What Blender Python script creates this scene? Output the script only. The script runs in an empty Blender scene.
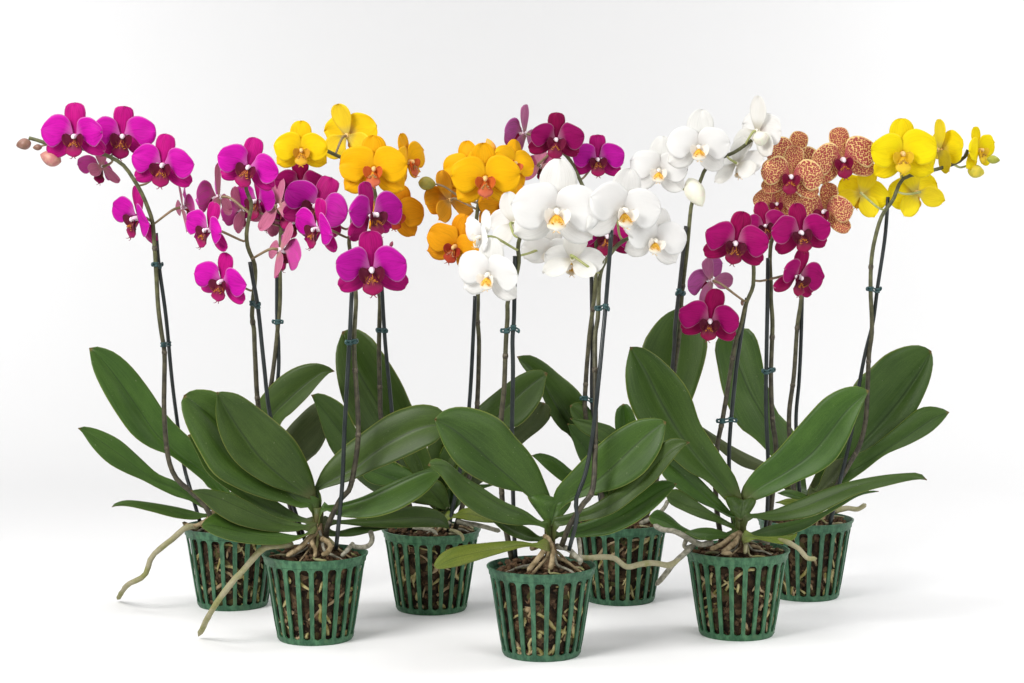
import bpy, bmesh, math, random
from mathutils import Vector, Matrix, noise
from math import sin, cos, pi, radians, sqrt

S = bpy.context.scene
COL = S.collection
random.seed(7)

# ------------------------------------------------------------------ camera
CAM_H, FPX, PITCH = 0.506, 2000.0, math.atan(141.5 / 2000.0)
cd = bpy.data.cameras.new('camera')
cam = bpy.data.objects.new('camera', cd); COL.objects.link(cam)
cd.sensor_width = 36.0; cd.lens = FPX / 1024 * 36.0
cd.clip_start = 0.05; cd.clip_end = 60
cam.location = (0, 0, CAM_H); cam.rotation_euler = (pi / 2 - PITCH, 0, 0)
S.camera = cam

# ------------------------------------------------------------------ light
w = bpy.data.worlds.new('World'); S.world = w; w.use_nodes = True
w.node_tree.nodes['Background'].inputs[0].default_value = (1.0, 1.0, 1.0, 1)
w.node_tree.nodes['Background'].inputs[1].default_value = 0.24
def softbox(name, loc, target, sx, sy, power, col=(1, 1, 1)):
    l = bpy.data.lights.new(name, 'AREA'); l.shape = 'RECTANGLE'; l.size = sx; l.size_y = sy
    l.energy = power; l.color = col
    o = bpy.data.objects.new(name, l); COL.objects.link(o); o.location = loc
    o.rotation_euler = (Vector(target) - Vector(loc)).to_track_quat('-Z', 'Y').to_euler()
    return o
softbox('key_softbox', (-1.15, 1.15, 1.45), (0.05, 2.45, 0.35), 0.8, 0.8, 21.5, (1.0, 0.985, 0.965)).data.spread = radians(130)
softbox('fill_softbox', (1.2, 0.8, 1.0), (0.1, 2.5, 0.40), 0.9, 1.1, 8.8).data.spread = radians(130)
softbox('top_softbox', (0.0, 2.35, 1.9), (0, 2.4, 0), 2.0, 0.7, 8.5)
softbox('wall_light', (-2.25, 3.05, 1.5), (-1.6, 4.35, 0.80), 0.5, 1.6, 11.5).data.spread = radians(105)
softbox('wall_light', (2.25, 3.05, 1.5), (1.6, 4.35, 0.80), 0.5, 1.6, 11.5).data.spread = radians(105)
softbox('added_floor_fill', (-1.55, 2.7, 1.5), (-0.85, 2.75, 0), 0.7, 0.7, 2.6).data.spread = radians(100)  # added fill lamp, brightens the floor left of the pots
softbox('added_floor_fill', (1.55, 2.7, 1.5), (0.80, 2.75, 0), 0.7, 0.7, 5.4).data.spread = radians(100)  # added fill lamp, brightens the right floor and lifts the shadows there
S.view_settings.view_transform = 'Standard'; S.view_settings.look = 'None'
S.view_settings.exposure = 0.0; S.view_settings.gamma = 1.0

# ------------------------------------------------------------------ helpers
def at(px, py, Y):
    """point at distance Y in front of the camera seen in that direction"""
    a = (px - 512.0) / FPX; b = -(py - 341.5) / FPX
    d = Vector((a, cos(PITCH) + b * sin(PITCH), -sin(PITCH) + b * cos(PITCH)))
    t = Y / d.y
    return Vector((d.x * t, Y, CAM_H + d.z * t))
TILE = {'T1': (70, 330, 4), 'T2': (270, 320, 4), 'T3': (420, 340, 4), 'T4': (600, 300, 4), 'T5': (710, 330, 4),
        'B1': (100, 440, 4), 'B2': (290, 430, 4), 'B3': (420, 440, 4), 'B4': (600, 430, 4), 'B5': (710, 440, 4),
        'F1': (10, 90, 4.985), 'F2': (110, 180, 4.985), 'F3': (200, 90, 4.985), 'F4': (250, 170, 4.985),
        'F5': (400, 95, 4.985), 'F6': (420, 180, 4.985), 'F7': (540, 100, 4.985), 'F8': (590, 90, 4.985),
        'F9': (670, 190, 4.985), 'F10': (740, 100, 4.985), 'F11': (815, 100, 4.985), 'P': (0, 0, 1)}
def tp(t, p):
    x0, y0, s = TILE[t]
    return (x0 + p[0] / s, y0 + p[1] / s)
def tps(t, pts): return [tp(t, p) for p in pts]

def catmull(pts, n):
    """n points evenly spaced along a smooth curve through pts (tuples of any dimension)"""
    P = [Vector(p) for p in pts]
    if len(P) == 2: return [P[0].lerp(P[1], i / (n - 1)) for i in range(n)]
    Q = [P[0] * 2 - P[1]] + P + [P[-1] * 2 - P[-2]]
    dense = []
    for i in range(1, len(Q) - 2):
        p0, p1, p2, p3 = Q[i - 1], Q[i], Q[i + 1], Q[i + 2]
        for k in range(14):
            t = k / 14
            dense.append(0.5 * ((2 * p1) + (p2 - p0) * t + (2 * p0 - 5 * p1 + 4 * p2 - p3) * t * t + (3 * p1 - p0 - 3 * p2 + p3) * t ** 3))
    dense.append(P[-1])
    L = [0.0]
    for a, b in zip(dense, dense[1:]): L.append(L[-1] + (b - a).length)
    out = []; j = 0
    for i in range(n):
        d = L[-1] * i / (n - 1)
        while j < len(L) - 2 and L[j + 1] < d: j += 1
        seg = L[j + 1] - L[j]
        out.append(dense[j].lerp(dense[j + 1], (d - L[j]) / seg if seg > 1e-9 else 0))
    return out

def add_obj(name, me, parent=None, mats=()):
    for m in mats: me.materials.append(m)
    o = bpy.data.objects.new(name, me); COL.objects.link(o)
    if parent: o.parent = parent
    return o
def smooth(me):
    me.polygons.foreach_set('use_smooth', [True] * len(me.polygons)); me.update()

def shell_mesh(name, grid, thick, back_dir):
    """double skinned sheet from a grid of points grid[v][u]; slot 0 on the side away from back_dir"""
    nv, nu = len(grid), len(grid[0])
    N = [[None] * nu for _ in range(nv)]
    for i in range(nv):
        for j in range(nu):
            a = grid[min(i + 1, nv - 1)][j] - grid[max(i - 1, 0)][j]
            b = grid[i][min(j + 1, nu - 1)] - grid[i][max(j - 1, 0)]
            n = a.cross(b)
            N[i][j] = n.normalized() if n.length > 1e-12 else None
    s = Vector()
    for r in N:
        for n in r:
            if n: s += n
    bd = back_dir(grid) if callable(back_dir) else back_dir
    flip = s.dot(bd) > 0
    verts, uvs = [], []
    for lay in (0, 1):
        for i in range(nv):
            for j in range(nu):
                u = j / (nu - 1); v = i / (nv - 1)
                n = N[i][j]
                p = grid[i][j].copy()
                if lay and n:
                    p -= (-n if flip else n) * thick * (1 - 0.65 * abs(2 * u - 1) ** 3) * min(1, 3 * (1 - v) + .25)
                verts.append(p); uvs.append((u, v))
    F, mi = [], []
    for lay in (0, 1):
        o = lay * nv * nu
        for i in range(nv - 1):
            for j in range(nu - 1):
                q = [o + i * nu + j, o + i * nu + j + 1, o + (i + 1) * nu + j + 1, o + (i + 1) * nu + j]
                # cross(along v, along u) is the normal used above, so order v first when not flipped
                if (lay == 0) != flip: q.reverse()
                F.append(q); mi.append(lay)
    o = nv * nu
    ring = [(0, j) for j in range(nu)] + [(i, nu - 1) for i in range(1, nv)] + [(nv - 1, j) for j in range(nu - 2, -1, -1)] + [(i, 0) for i in range(nv - 2, 0, -1)]
    for k in range(len(ring)):
        a = ring[k][0] * nu + ring[k][1]; b = ring[(k + 1) % len(ring)][0] * nu + ring[(k + 1) % len(ring)][1]
        q = [b, a, a + o, b + o]
        if flip: q.reverse()
        F.append(q[::-1]); mi.append(0)
    me = bpy.data.meshes.new(name); me.from_pydata([tuple(v) for v in verts], [], F)
    me.polygons.foreach_set('material_index', mi)
    ul = me.uv_layers.new(name='UVMap')
    for lp in me.loops: ul.data[lp.index].uv = uvs[lp.vertex_index]
    smooth(me)
    return me

class MB:
    """collects tubes, lathes and blobs for ONE mesh"""
    def __init__(s): s.v, s.f, s.m = [], [], []
    def tube(s, pts, r, n=8, mat=0, cap=True, wob=0.0, seed=0.0):
        pts = [Vector(p) for p in pts]
        o = len(s.v); k = len(pts)
        t0 = (pts[1] - pts[0]).normalized()
        ref = Vector((0, 0, 1)) if abs(t0.z) < .9 else Vector((1, 0, 0))
        nrm = t0.cross(ref).normalized()
        for i, p in enumerate(pts):
            t = (pts[min(i + 1, k - 1)] - pts[max(i - 1, 0)]).normalized()
            nrm = (nrm - t * nrm.dot(t)).normalized(); bi = t.cross(nrm)
            rr = r(i / (k - 1)) if callable(r) else r
            for j in range(n):
                a = 2 * pi * j / n
                q = rr * (1 + wob * noise.noise(Vector((p.x * 90 + cos(a), p.y * 90 + sin(a), p.z * 90 + seed)))) if wob else rr
                s.v.append(p + nrm * (cos(a) * q) + bi * (sin(a) * q))
        for i in range(k - 1):
            for j in range(n):
                a, b = o + i * n + j, o + i * n + (j + 1) % n
                s.f.append((a, b, b + n, a + n)); s.m.append(mat)
        if cap:
            for ring, rev in ((0, True), (k - 1, False)):
                q = [o + ring * n + j for j in range(n)]
                s.f.append(q[::-1] if rev else q); s.m.append(mat)
        return s
    def blob(s, c, rx, ry, rz, mat=0, rot=None, nu=8, nv=6, nz=0.0, lobes=0, lob=0.0):
        o = len(s.v); c = Vector(c); rot = rot or Matrix.Identity(3)
        sd = Vector((random.random() * 50, 0, 0))
        for i in range(nv + 1):
            th = pi * i / nv
            for j in range(nu):
                ph = 2 * pi * j / nu
                d = Vector((sin(th) * cos(ph), sin(th) * sin(ph), cos(th)))
                q = 1 + (nz * noise.noise(d * 1.7 + sd) if nz else 0) + (lob * cos(lobes * ph) * sin(th) if lobes else 0)
                s.v.append(c + rot @ Vector((d.x * rx * q, d.y * ry * q, d.z * rz * q)))
        for i in range(nv):
            for j in range(nu):
                a, b = o + i * nu + j, o + i * nu + (j + 1) % nu
                s.f.append((a, a + nu, b + nu, b)); s.m.append(mat)
        return s
    def build(s, name, mats, parent=None, base=None, flat=False):
        me = bpy.data.meshes.new(name)
        b = base or Vector()
        me.from_pydata([tuple(Vector(v) - b) for v in s.v], [], s.f)
        me.polygons.foreach_set('material_index', s.m)
        me.validate()
        if not flat: smooth(me)
        return add_obj(name, me, parent, mats)

# ------------------------------------------------------------------ materials
class NT:
    def __init__(s, name):
        s.m = bpy.data.materials.new(name); s.m.use_nodes = True
        s.t = s.m.node_tree; s.b = s.t.nodes['Principled BSDF']; s.out = s.t.nodes['Material Output']
    def n(s, typ, **kw):
        nd = s.t.nodes.new(typ)
        for k, v in kw.items():
            if k.startswith('i_'):
                key = k[2:]; key = int(key) if key.isdigit() else key
                s.put(nd.inputs[key], v)
            else: setattr(nd, k, v)
        return nd
    def put(s, sock, v):
        if isinstance(v, bpy.types.NodeSocket): s.t.links.new(v, sock)
        elif isinstance(v, (tuple, list)) and len(v) == 3 and sock.type == 'RGBA': sock.default_value = (*v, 1)
        else: sock.default_value = v
    def math(s, op, a, b=0.0, clamp=False):
        nd = s.n('ShaderNodeMath', operation=op, use_clamp=clamp); s.put(nd.inputs[0], a); s.put(nd.inputs[1], b); return nd.outputs[0]
    def mix(s, f, a, b, mode='MIX'):
        nd = s.n('ShaderNodeMix', data_type='RGBA', blend_type=mode)
        s.put(nd.inputs[0], f); s.put(nd.inputs[6], a); s.put(nd.inputs[7], b); return nd.outputs[2]
    def step(s, x, lo, hi, a=0.0, b=1.0):
        nd = s.n('ShaderNodeMapRange', interpolation_type='SMOOTHSTEP')
        for i, q in enumerate((x, lo, hi, a, b)): s.put(nd.inputs[i], q)
        return nd.outputs[0]
    def noise(s, vec, scale, detail=4, rough=.55, dist=0.0):
        nd = s.n('ShaderNodeTexNoise'); s.put(nd.inputs['Vector'], vec); s.put(nd.inputs['Scale'], scale)
        nd.inputs['Detail'].default_value = detail; nd.inputs['Roughness'].default_value = rough; nd.inputs['Distortion'].default_value = dist
        return nd.outputs[0]
    def uv(s):
        tc = s.n('ShaderNodeTexCoord'); sp = s.n('ShaderNodeSeparateXYZ'); s.put(sp.inputs[0], tc.outputs['UV'])
        return tc, sp.outputs[0], sp.outputs[1]
    def vec(s, x, y, z=0.0):
        c = s.n('ShaderNodeCombineXYZ')
        for i, q in enumerate((x, y, z)): s.put(c.inputs[i], q)
        return c.outputs[0]
    def bump(s, h, strength, dist=0.001):
        b = s.n('ShaderNodeBump'); s.put(b.inputs['Height'], h); b.inputs['Strength'].default_value = strength; b.inputs['Distance'].default_value = dist
        s.t.links.new(b.outputs[0], s.b.inputs['Normal'])
        return b.outputs[0]
    def set(s, **kw):
        for k, v in kw.items(): s.put(s.b.inputs[k.replace('_', ' ')], v)
        return s.m
    def rnd(s): return s.n('ShaderNodeObjectInfo').outputs['Random']
    def translucent(s, col, f):
        tr = s.n('ShaderNodeBsdfTranslucent'); s.put(tr.inputs[0], col)
        mx = s.n('ShaderNodeMixShader'); s.put(mx.inputs[0], f)
        s.t.links.new(s.b.outputs[0], mx.inputs[1]); s.t.links.new(tr.outputs[0], mx.inputs[2])
        s.t.links.new(mx.outputs[0], s.out.inputs[0])

def leaf_mat(name, dark, light, under=False):
    k = NT(name); tc, u, v = k.uv(); r = k.rnd()
    seed = k.math('MULTIPLY', r, 37.0)
    n1 = k.noise(k.vec(k.math('MULTIPLY', u, 3), k.math('MULTIPLY', v, 4), seed), 1.0, 5)
    fine = k.noise(k.vec(k.math('MULTIPLY', u, 95), k.math('MULTIPLY', v, 4), seed), 1.0, 3)      # lengthwise veins
    grain = k.noise(tc.outputs['Object'], 900, 3)
    c = k.mix(k.step(n1, .3, .7), dark, light)
    c = k.mix(k.math('MULTIPLY', k.step(fine, .4, .68), .34), c, tuple(min(1, q * 1.5 + .01) for q in light))
    c = k.mix(k.math('MULTIPLY', k.step(grain, .42, .68), .42), c, tuple(q * .65 for q in dark))
    au = k.math('ABSOLUTE', k.math('SUBTRACT', k.math('MULTIPLY', u, 2), 1))
    mid = k.step(au, .012, .05, 1, 0)
    c = k.mix(k.math('MULTIPLY', mid, .6 if not under else .35), c, tuple(q * (.45 if not under else 1.6) for q in dark))
    rim = k.step(au, .955, .995)
    c = k.mix(k.math('MULTIPLY', rim, .75), c, (.17, .20, .03))
    c = k.mix(k.math('MULTIPLY', k.step(v, .0, .13, 1, 0), .55), c, (.10, .085, .035))               # paler, browner leaf base
    c = k.mix(k.math('MULTIPLY', k.step(v, .975, 1.0), .8), c, (.20, .11, .04))                     # dry brown tip
    sp = k.noise(tc.outputs['Object'], 330, 2)
    c = k.mix(k.math('MULTIPLY', k.step(sp, .71, .76), .45), c, (.22, .25, .14))                      # mineral specks
    hs = k.n('ShaderNodeHueSaturation'); k.put(hs.inputs['Color'], c)
    k.put(hs.inputs['Value'], k.math('ADD', k.math('MULTIPLY', r, .34), .84)); k.put(hs.inputs['Hue'], k.math('ADD', k.math('MULTIPLY', r, .020), .492))
    k.bump(k.math('ADD', k.math('MULTIPLY', fine, .7), k.math('MULTIPLY', grain, .35)), .16, .0010)
    k.set(Base_Color=hs.outputs[0], Roughness=.48, Specular_IOR_Level=.30)
    return k.m
LEAF = leaf_mat('leaf_top', (.025, .058, .0045), (.042, .086, .0085))
LEAF_UNDER = leaf_mat('leaf_underside', (.044, .062, .016), (.064, .084, .026), True)
LEAF_PALE = leaf_mat('leaf_yellowing', (.075, .115, .010), (.13, .165, .016))

def petal_mat(name, base, vein, edge, throat, tf=.55, edge_amt=.6, vein_amt=.5, tl=.22, rough=.55, spots=None):
    k = NT(name); tc, u, v = k.uv(); r = k.rnd()
    seed = k.math('MULTIPLY', r, 51.0)
    au = k.math('ABSOLUTE', k.math('SUBTRACT', k.math('MULTIPLY', u, 2), 1))
    veins = k.noise(k.vec(k.math('MULTIPLY', u, 30), k.math('MULTIPLY', v, 2.0), seed), 1.0, 4, .65, .5)
    big = k.noise(k.vec(k.math('MULTIPLY', u, 2), k.math('MULTIPLY', v, 2), seed), 1.0, 2)
    c = k.mix(k.math('MULTIPLY', k.step(veins, .42, .68), vein_amt), base, vein)
    c = k.mix(k.math('MULTIPLY', k.step(big, .35, .7), .25), c, tuple(min(1, q * 1.25) for q in base))
    e = k.math('MULTIPLY', k.math('MAXIMUM', k.step(au, .84 if spots else .90, .96 if spots else 1.0), k.step(v, .93 if spots else .955, 1.0)), k.step(big, .25, .6, .35, 1.0))
    if spots:
        vo = k.n('ShaderNodeTexVoronoi', feature='F1', distance='EUCLIDEAN', voronoi_dimensions='2D')
        k.put(vo.inputs['Vector'], k.vec(k.math('ADD', k.math('MULTIPLY', u, 15.5), seed), k.math('MULTIPLY', v, 17))); vo.inputs['Scale'].default_value = 1.0
        vo.inputs['Randomness'].default_value = .6
        thr = k.math('ADD', .535, k.math('MULTIPLY', big, -.10))
        m = k.step(k.math('SUBTRACT', vo.outputs['Distance'], thr), -.06, .05, 1, 0)
        c = k.mix(k.math('MULTIPLY', m, .93), c, spots)
    c = k.mix(k.math('MULTIPLY', e, edge_amt), c, edge)
    c = k.mix(k.math('MULTIPLY', k.step(v, .04, .34, 1, 0), tf), c, throat)
    k.bump(veins, .12 if min(base) > .5 else .25, .0010)
    k.set(Base_Color=c, Roughness=rough, Specular_IOR_Level=.12)
    k.translucent(c, tl)
    return k.m
def lip_mat(name, base, tip, mark, mark_amt=.8):
    k = NT(name); tc, u, v = k.uv(); r = k.rnd()
    st = k.noise(k.vec(k.math('MULTIPLY', u, 13), k.math('MULTIPLY', v, 2.2), k.math('MULTIPLY', r, 31)), 1.0, 3, .6, .5)
    c = k.mix(k.step(v, .35, .8), base, tip)
    m = k.math('MULTIPLY', k.step(st, .52, .66), k.step(v, .25, .62, 1, 0))
    c = k.mix(k.math('MULTIPLY', m, mark_amt), c, mark)
    k.set(Base_Color=c, Roughness=.55, Specular_IOR_Level=.25)
    k.translucent(c, .12)
    return k.m
def plain(name, c1, c2, scale=200, rough=.5, bump=.2, spec=.4, dist=.0008):
    k = NT(name); tc = k.n('ShaderNodeTexCoord')
    n1 = k.noise(tc.outputs['Object'], scale, 5)
    k.bump(n1, bump, dist)
    return k.set(Base_Color=k.mix(k.step(n1, .32, .68), c1, c2), Roughness=rough, Specular_IOR_Level=spec)

def flower_mats(nm, petal, sepal, back, lip, tip, mark, edge=None, throat=None, callus=(.60, .20, .012), spots=None, tl=.22, va=.75, ea=.5, tf=.4, side=None):
    dk = lambda c, f: tuple(q * f for q in c)
    edge = edge or tuple(min(1, q * .5 + .42) for q in petal)
    throat = throat or tuple(min(1, q * .6 + .3) for q in petal)
    return dict(
        petal=petal_mat(nm + '_petal', petal, dk(petal, .62), edge, throat, tf, ea, va, tl, spots=spots),
        sepal=petal_mat(nm + '_sepal', sepal, dk(sepal, .55), edge, dk(sepal, .9), .3, ea * .8, va + .15, tl, spots=spots),
        back=petal_mat(nm + '_back', tuple(.68 * p_ + .32 * q_ for p_, q_ in zip(petal, back)), dk(back, .62), edge, (.42, .30, .24), .5, ea, va + .1, tl),
        back_s=petal_mat(nm + '_sepal_back', back, dk(back, .66), edge, (.42, .36, .20), .5, ea, va + .1, tl),
        lip=lip_mat(nm + '_lip', lip, tip, mark), side=lip_mat(nm + '_lip_side', side or lip, side or lip, mark, .35),
        callus=plain(nm + '_callus', callus, dk(callus, .6), 900, .4))
FM = {}
FM['magenta'] = flower_mats('magenta', (.58, .006, .38), (.52, .005, .22), (.58, .17, .29), (.12, .002, .028), (.38, .004, .12), (.85, .30, .02))
FM['violet'] = flower_mats('violet', (.47, .005, .31), (.41, .004, .16), (.58, .20, .32), (.11, .002, .024), (.34, .004, .09), (.75, .33, .03))
FM['plum'] = flower_mats('plum', (.29, .002, .105), (.25, .002, .060), (.45, .12, .24), (.15, .002, .035), (.28, .004, .07), (.50, .22, .02), ea=.35)
FM['crimson'] = flower_mats('crimson', (.37, .002, .135), (.33, .002, .085), (.56, .18, .30), (.09, .002, .020), (.29, .003, .060), (.72, .30, .03), ea=.4)
FM['lavender'] = flower_mats('lavender', (.52, .09, .42), (.50, .11, .32), (.52, .16, .33), (.24, .003, .05), (.42, .006, .10), (.6, .3, .03))
FM['yellow'] = flower_mats('yellow', (.93, .66, .006), (.91, .62, .006), (.90, .68, .03), (.66, .32, .02), (.86, .50, .03), (.26, .06, .01), edge=(.92, .68, .05), throat=(.85, .55, .03), va=.22, tl=.3, callus=(.48, .20, .03))
FM['lemon'] = flower_mats('lemon', (.93, .76, .005), (.91, .72, .005), (.90, .74, .02), (.80, .52, .02), (.88, .62, .03), (.45, .14, .01), edge=(.92, .74, .05), throat=(.85, .62, .03), va=.22, tl=.3, callus=(.55, .28, .03))
FM['orange'] = flower_mats('orange', (.90, .50, .004), (.87, .45, .004), (.80, .42, .02), (.50, .08, .012), (.66, .16, .08), (.75, .45, .04), edge=(.90, .48, .02), throat=(.85, .42, .02), va=.25, tl=.25, callus=(.52, .30, .10), side=(.62, .12, .02))
FM['amber'] = flower_mats('amber', (.82, .36, .006), (.78, .32, .006), (.80, .38, .02), (.34, .03, .012), (.50, .06, .02), (.70, .40, .05), edge=(.78, .36, .02), throat=(.62, .2, .01), va=.35, tl=.2, callus=(.6, .3, .15), side=(.38, .035, .015))
FM['white'] = flower_mats('white', (.93, .93, .92), (.92, .92, .90), (.90, .89, .85), (.87, .52, .06), (.89, .87, .80), (.78, .26, .008), edge=(.9, .9, .89), throat=(.88, .87, .84), va=.03, tl=.5, callus=(.85, .42, .01), side=(.9, .87, .80))
FM['spotted'] = flower_mats('spotted', (.86, .60, .24), (.84, .55, .20), (.75, .45, .25), (.20, .002, .038), (.28, .005, .055), (.5, .1, .05), edge=(.89, .69, .32), throat=(.42, .03, .09), spots=(.38, .032, .060), va=.15, ea=1.0, tf=.8)
COLUMN = plain('column_white', (.90, .84, .86), (.82, .66, .76), 300, .4)
COLUMN_W = plain('column_ivory', (.90, .89, .85), (.86, .78, .60), 300, .4)
COLUMN_Y = plain('column_cream', (.85, .62, .28), (.72, .42, .12), 300, .4)

STEM = (lambda k: (k.set(Base_Color=k.mix(k.step(k.n('ShaderNodeSeparateXYZ', i_0=k.n('ShaderNodeTexCoord').outputs['Object']).outputs[2], .26, .46),
        k.mix(k.step(k.noise(k.n('ShaderNodeTexCoord').outputs['Object'], 130, 4), .35, .65), (.034, .030, .020), (.080, .070, .044)),
        k.mix(k.step(k.noise(k.n('ShaderNodeTexCoord').outputs['Object'], 130, 4), .35, .65), (.070, .072, .030), (.125, .130, .055))), Roughness=.5, Specular_IOR_Level=.35)))(NT('flower_stem'))
PEDICEL = plain('pedicel', (.17, .13, .06), (.27, .19, .11), 160, .5)
PEDICEL_G = plain('pedicel_green', (.30, .34, .10), (.42, .43, .19), 160, .5)
NODE = plain('stem_node', (.040, .033, .022), (.12, .10, .065), 300, .6)
STAKE = plain('stake_plastic', (.011, .016, .016), (.022, .029, .029), 60, .35, .05)
STAKE_BLACK = plain('stake_black', (.012, .013, .013), (.028, .030, .028), 60, .4, .05)
CLIP = plain('clip_plastic', (.015, .050, .052), (.032, .085, .085), 300, .35, .1)
ROOT = (lambda k: (lambda o: (k.bump(k.noise(o, 260, 5), .5, .0015), k.set(
        Base_Color=k.mix(k.step(k.noise(o, 42, 4), .40, .62), k.mix(k.noise(o, 420, 4), (.23, .21, .12), (.42, .39, .26)), k.mix(k.noise(o, 380, 3), (.17, .18, .06), (.29, .28, .12))), Roughness=.75, Specular_IOR_Level=.2))[1])(k.n('ShaderNodeTexCoord').outputs['Object']))(NT('aerial_root'))
ROOT_TAN = plain('root_tan', (.15, .11, .055), (.36, .28, .165), 150, .75, .5, .2, .0015)
ROOT_GREY = plain('root_grey', (.17, .165, .12), (.36, .34, .27), 200, .7, .5, .2, .0015)
ROOT_IN = plain('root_in_pot', (.20, .17, .045), (.46, .40, .20), 120, .6, .4, .2, .0015)
ROOT_IN_TAN = plain('root_in_pot_tan', (.24, .17, .09), (.42, .33, .2), 120, .6, .4, .2, .0015)
def bark_mat():
    k = NT('bark_mix'); o = k.n('ShaderNodeTexCoord').outputs['Object']
    vo = k.n('ShaderNodeTexVoronoi'); k.put(vo.inputs['Vector'], o); vo.inputs['Scale'].default_value = 130
    n1 = k.noise(o, 90, 6, .7); n2 = k.noise(o, 500, 4, .7)
    c = k.mix(k.step(n1, .35, .7), (.012, .008, .006), (.070, .042, .022))
    sp = k.n('ShaderNodeSeparateColor'); k.put(sp.inputs[0], vo.outputs['Color'])
    c = k.mix(k.math('MULTIPLY', k.step(sp.outputs[0], .80, .86), .5), c, (.20, .135, .07))
    c = k.mix(k.math('MULTIPLY', k.step(sp.outputs[1], .90, .94), .4), c, (.15, .16, .05))
    k.bump(k.math('ADD', n1, k.math('MULTIPLY', n2, .5)), 1.0, .004)
    return k.set(Base_Color=c, Roughness=.9, Specular_IOR_Level=.15)
BARK = bark_mat()
CHIP = plain('bark_chip', (.045, .028, .017), (.13, .080, .045), 260, .85, .8, .15, .002)
CHIP_RED = plain('bark_chip_russet', (.045, .026, .014), (.14, .082, .042), 260, .85, .8, .15, .002)
def pot_mat():
    k = NT('pot_plastic'); o = k.n('ShaderNodeTexCoord').outputs['Object']; r = k.rnd()
    mp = k.n('ShaderNodeMapping'); k.put(mp.inputs['Vector'], o); mp.inputs['Scale'].default_value = (1, 1, .35)
    n1 = k.noise(mp.outputs[0], 170, 5, .65); n2 = k.noise(o, 60, 3)
    c = k.mix(k.step(n1, .36, .66), (.018, .082, .039), (.060, .172, .088))
    c = k.mix(k.math('MULTIPLY', k.step(n2, .56, .72), .5), c, (.085, .17, .075))
    c = k.mix(k.math('MULTIPLY', k.step(k.noise(o, 420, 2), .68, .76), .5), c, (.03, .03, .02))
    hs = k.n('ShaderNodeHueSaturation'); k.put(hs.inputs['Color'], c); k.put(hs.inputs['Value'], k.math('ADD', k.math('MULTIPLY', r, .35), .82)); k.put(hs.inputs['Hue'], k.math('ADD', k.math('MULTIPLY', r, -.03), .51)); c = hs.outputs[0]
    k.bump(n1, .5, .001)
    return k.set(Base_Color=c, Roughness=.48, Specular_IOR_Level=.4)
POT = pot_mat()
CROWN = plain('crown_sheath', (.050, .072, .014), (.095, .088, .030), 90, .5, .3, .25)
CROWN_BROWN = plain('rootstock', (.16, .10, .055), (.32, .22, .13), 200, .8, .8, .2, .002)
def bud_mat(nm, a, b):
    k = NT(nm); o = k.n('ShaderNodeTexCoord').outputs['Object']
    n1 = k.noise(o, 160, 4)
    k.bump(n1, .2, .001)
    return k.set(Base_Color=k.mix(k.step(n1, .35, .65), a, b), Roughness=.5)
BUD = {'brown': bud_mat('bud_brown', (.19, .095, .06), (.27, .14, .11)), 'pink': bud_mat('bud_pink', (.46, .17, .16), (.52, .27, .20)),
       'olive': bud_mat('bud_olive', (.34, .28, .04), (.26, .24, .035)), 'yellow': bud_mat('bud_yellow', (.66, .52, .03), (.52, .47, .04)),
       'green': bud_mat('bud_green', (.36, .36, .03), (.28, .30, .04)), 'cream': bud_mat('bud_cream', (.82, .76, .66), (.80, .82, .66)),
       'orange': bud_mat('bud_orange', (.80, .40, .02), (.72, .28, .05)), 'plum': bud_mat('bud_plum', (.25, .02, .06), (.18, .03, .05))}

# ------------------------------------------------------------------ backdrop: one white seamless sweep, floor curving up into the wall
def backdrop():
    prof = [(-1.6, 0)] + [(-1.6 + .55 * i, 0) for i in range(1, 10)]
    y0, R = 3.55, 1.1
    prof = [p for p in prof if p[0] < y0 - .05] + [(y0 + R * sin(a), R - R * cos(a)) for a in [pi / 2 * i / 16 for i in range(17)]] + [(y0 + R, z) for z in (1.8, 2.6, 3.6)]
    X = [-5, -2.5, 0, 2.5, 5]
    V = [(x, y, z) for y, z in prof for x in X]
    n = len(X)
    F = [(i * n + j, i * n + j + 1, (i + 1) * n + j + 1, (i + 1) * n + j) for i in range(len(prof) - 1) for j in range(n - 1)]
    me = bpy.data.meshes.new('backdrop'); me.from_pydata(V, [], F); smooth(me)
    k = NT('backdrop_white'); o = k.n('ShaderNodeTexCoord').outputs['Object']
    n1 = k.noise(o, 2.0, 3)
    k.set(Base_Color=k.mix(n1, (.862, .862, .866), (.876, .876, .878)), Roughness=.6, Specular_IOR_Level=.2)
    b = add_obj('backdrop', me, None, [k.m]); b['kind'] = 'structure'
backdrop()

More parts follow.
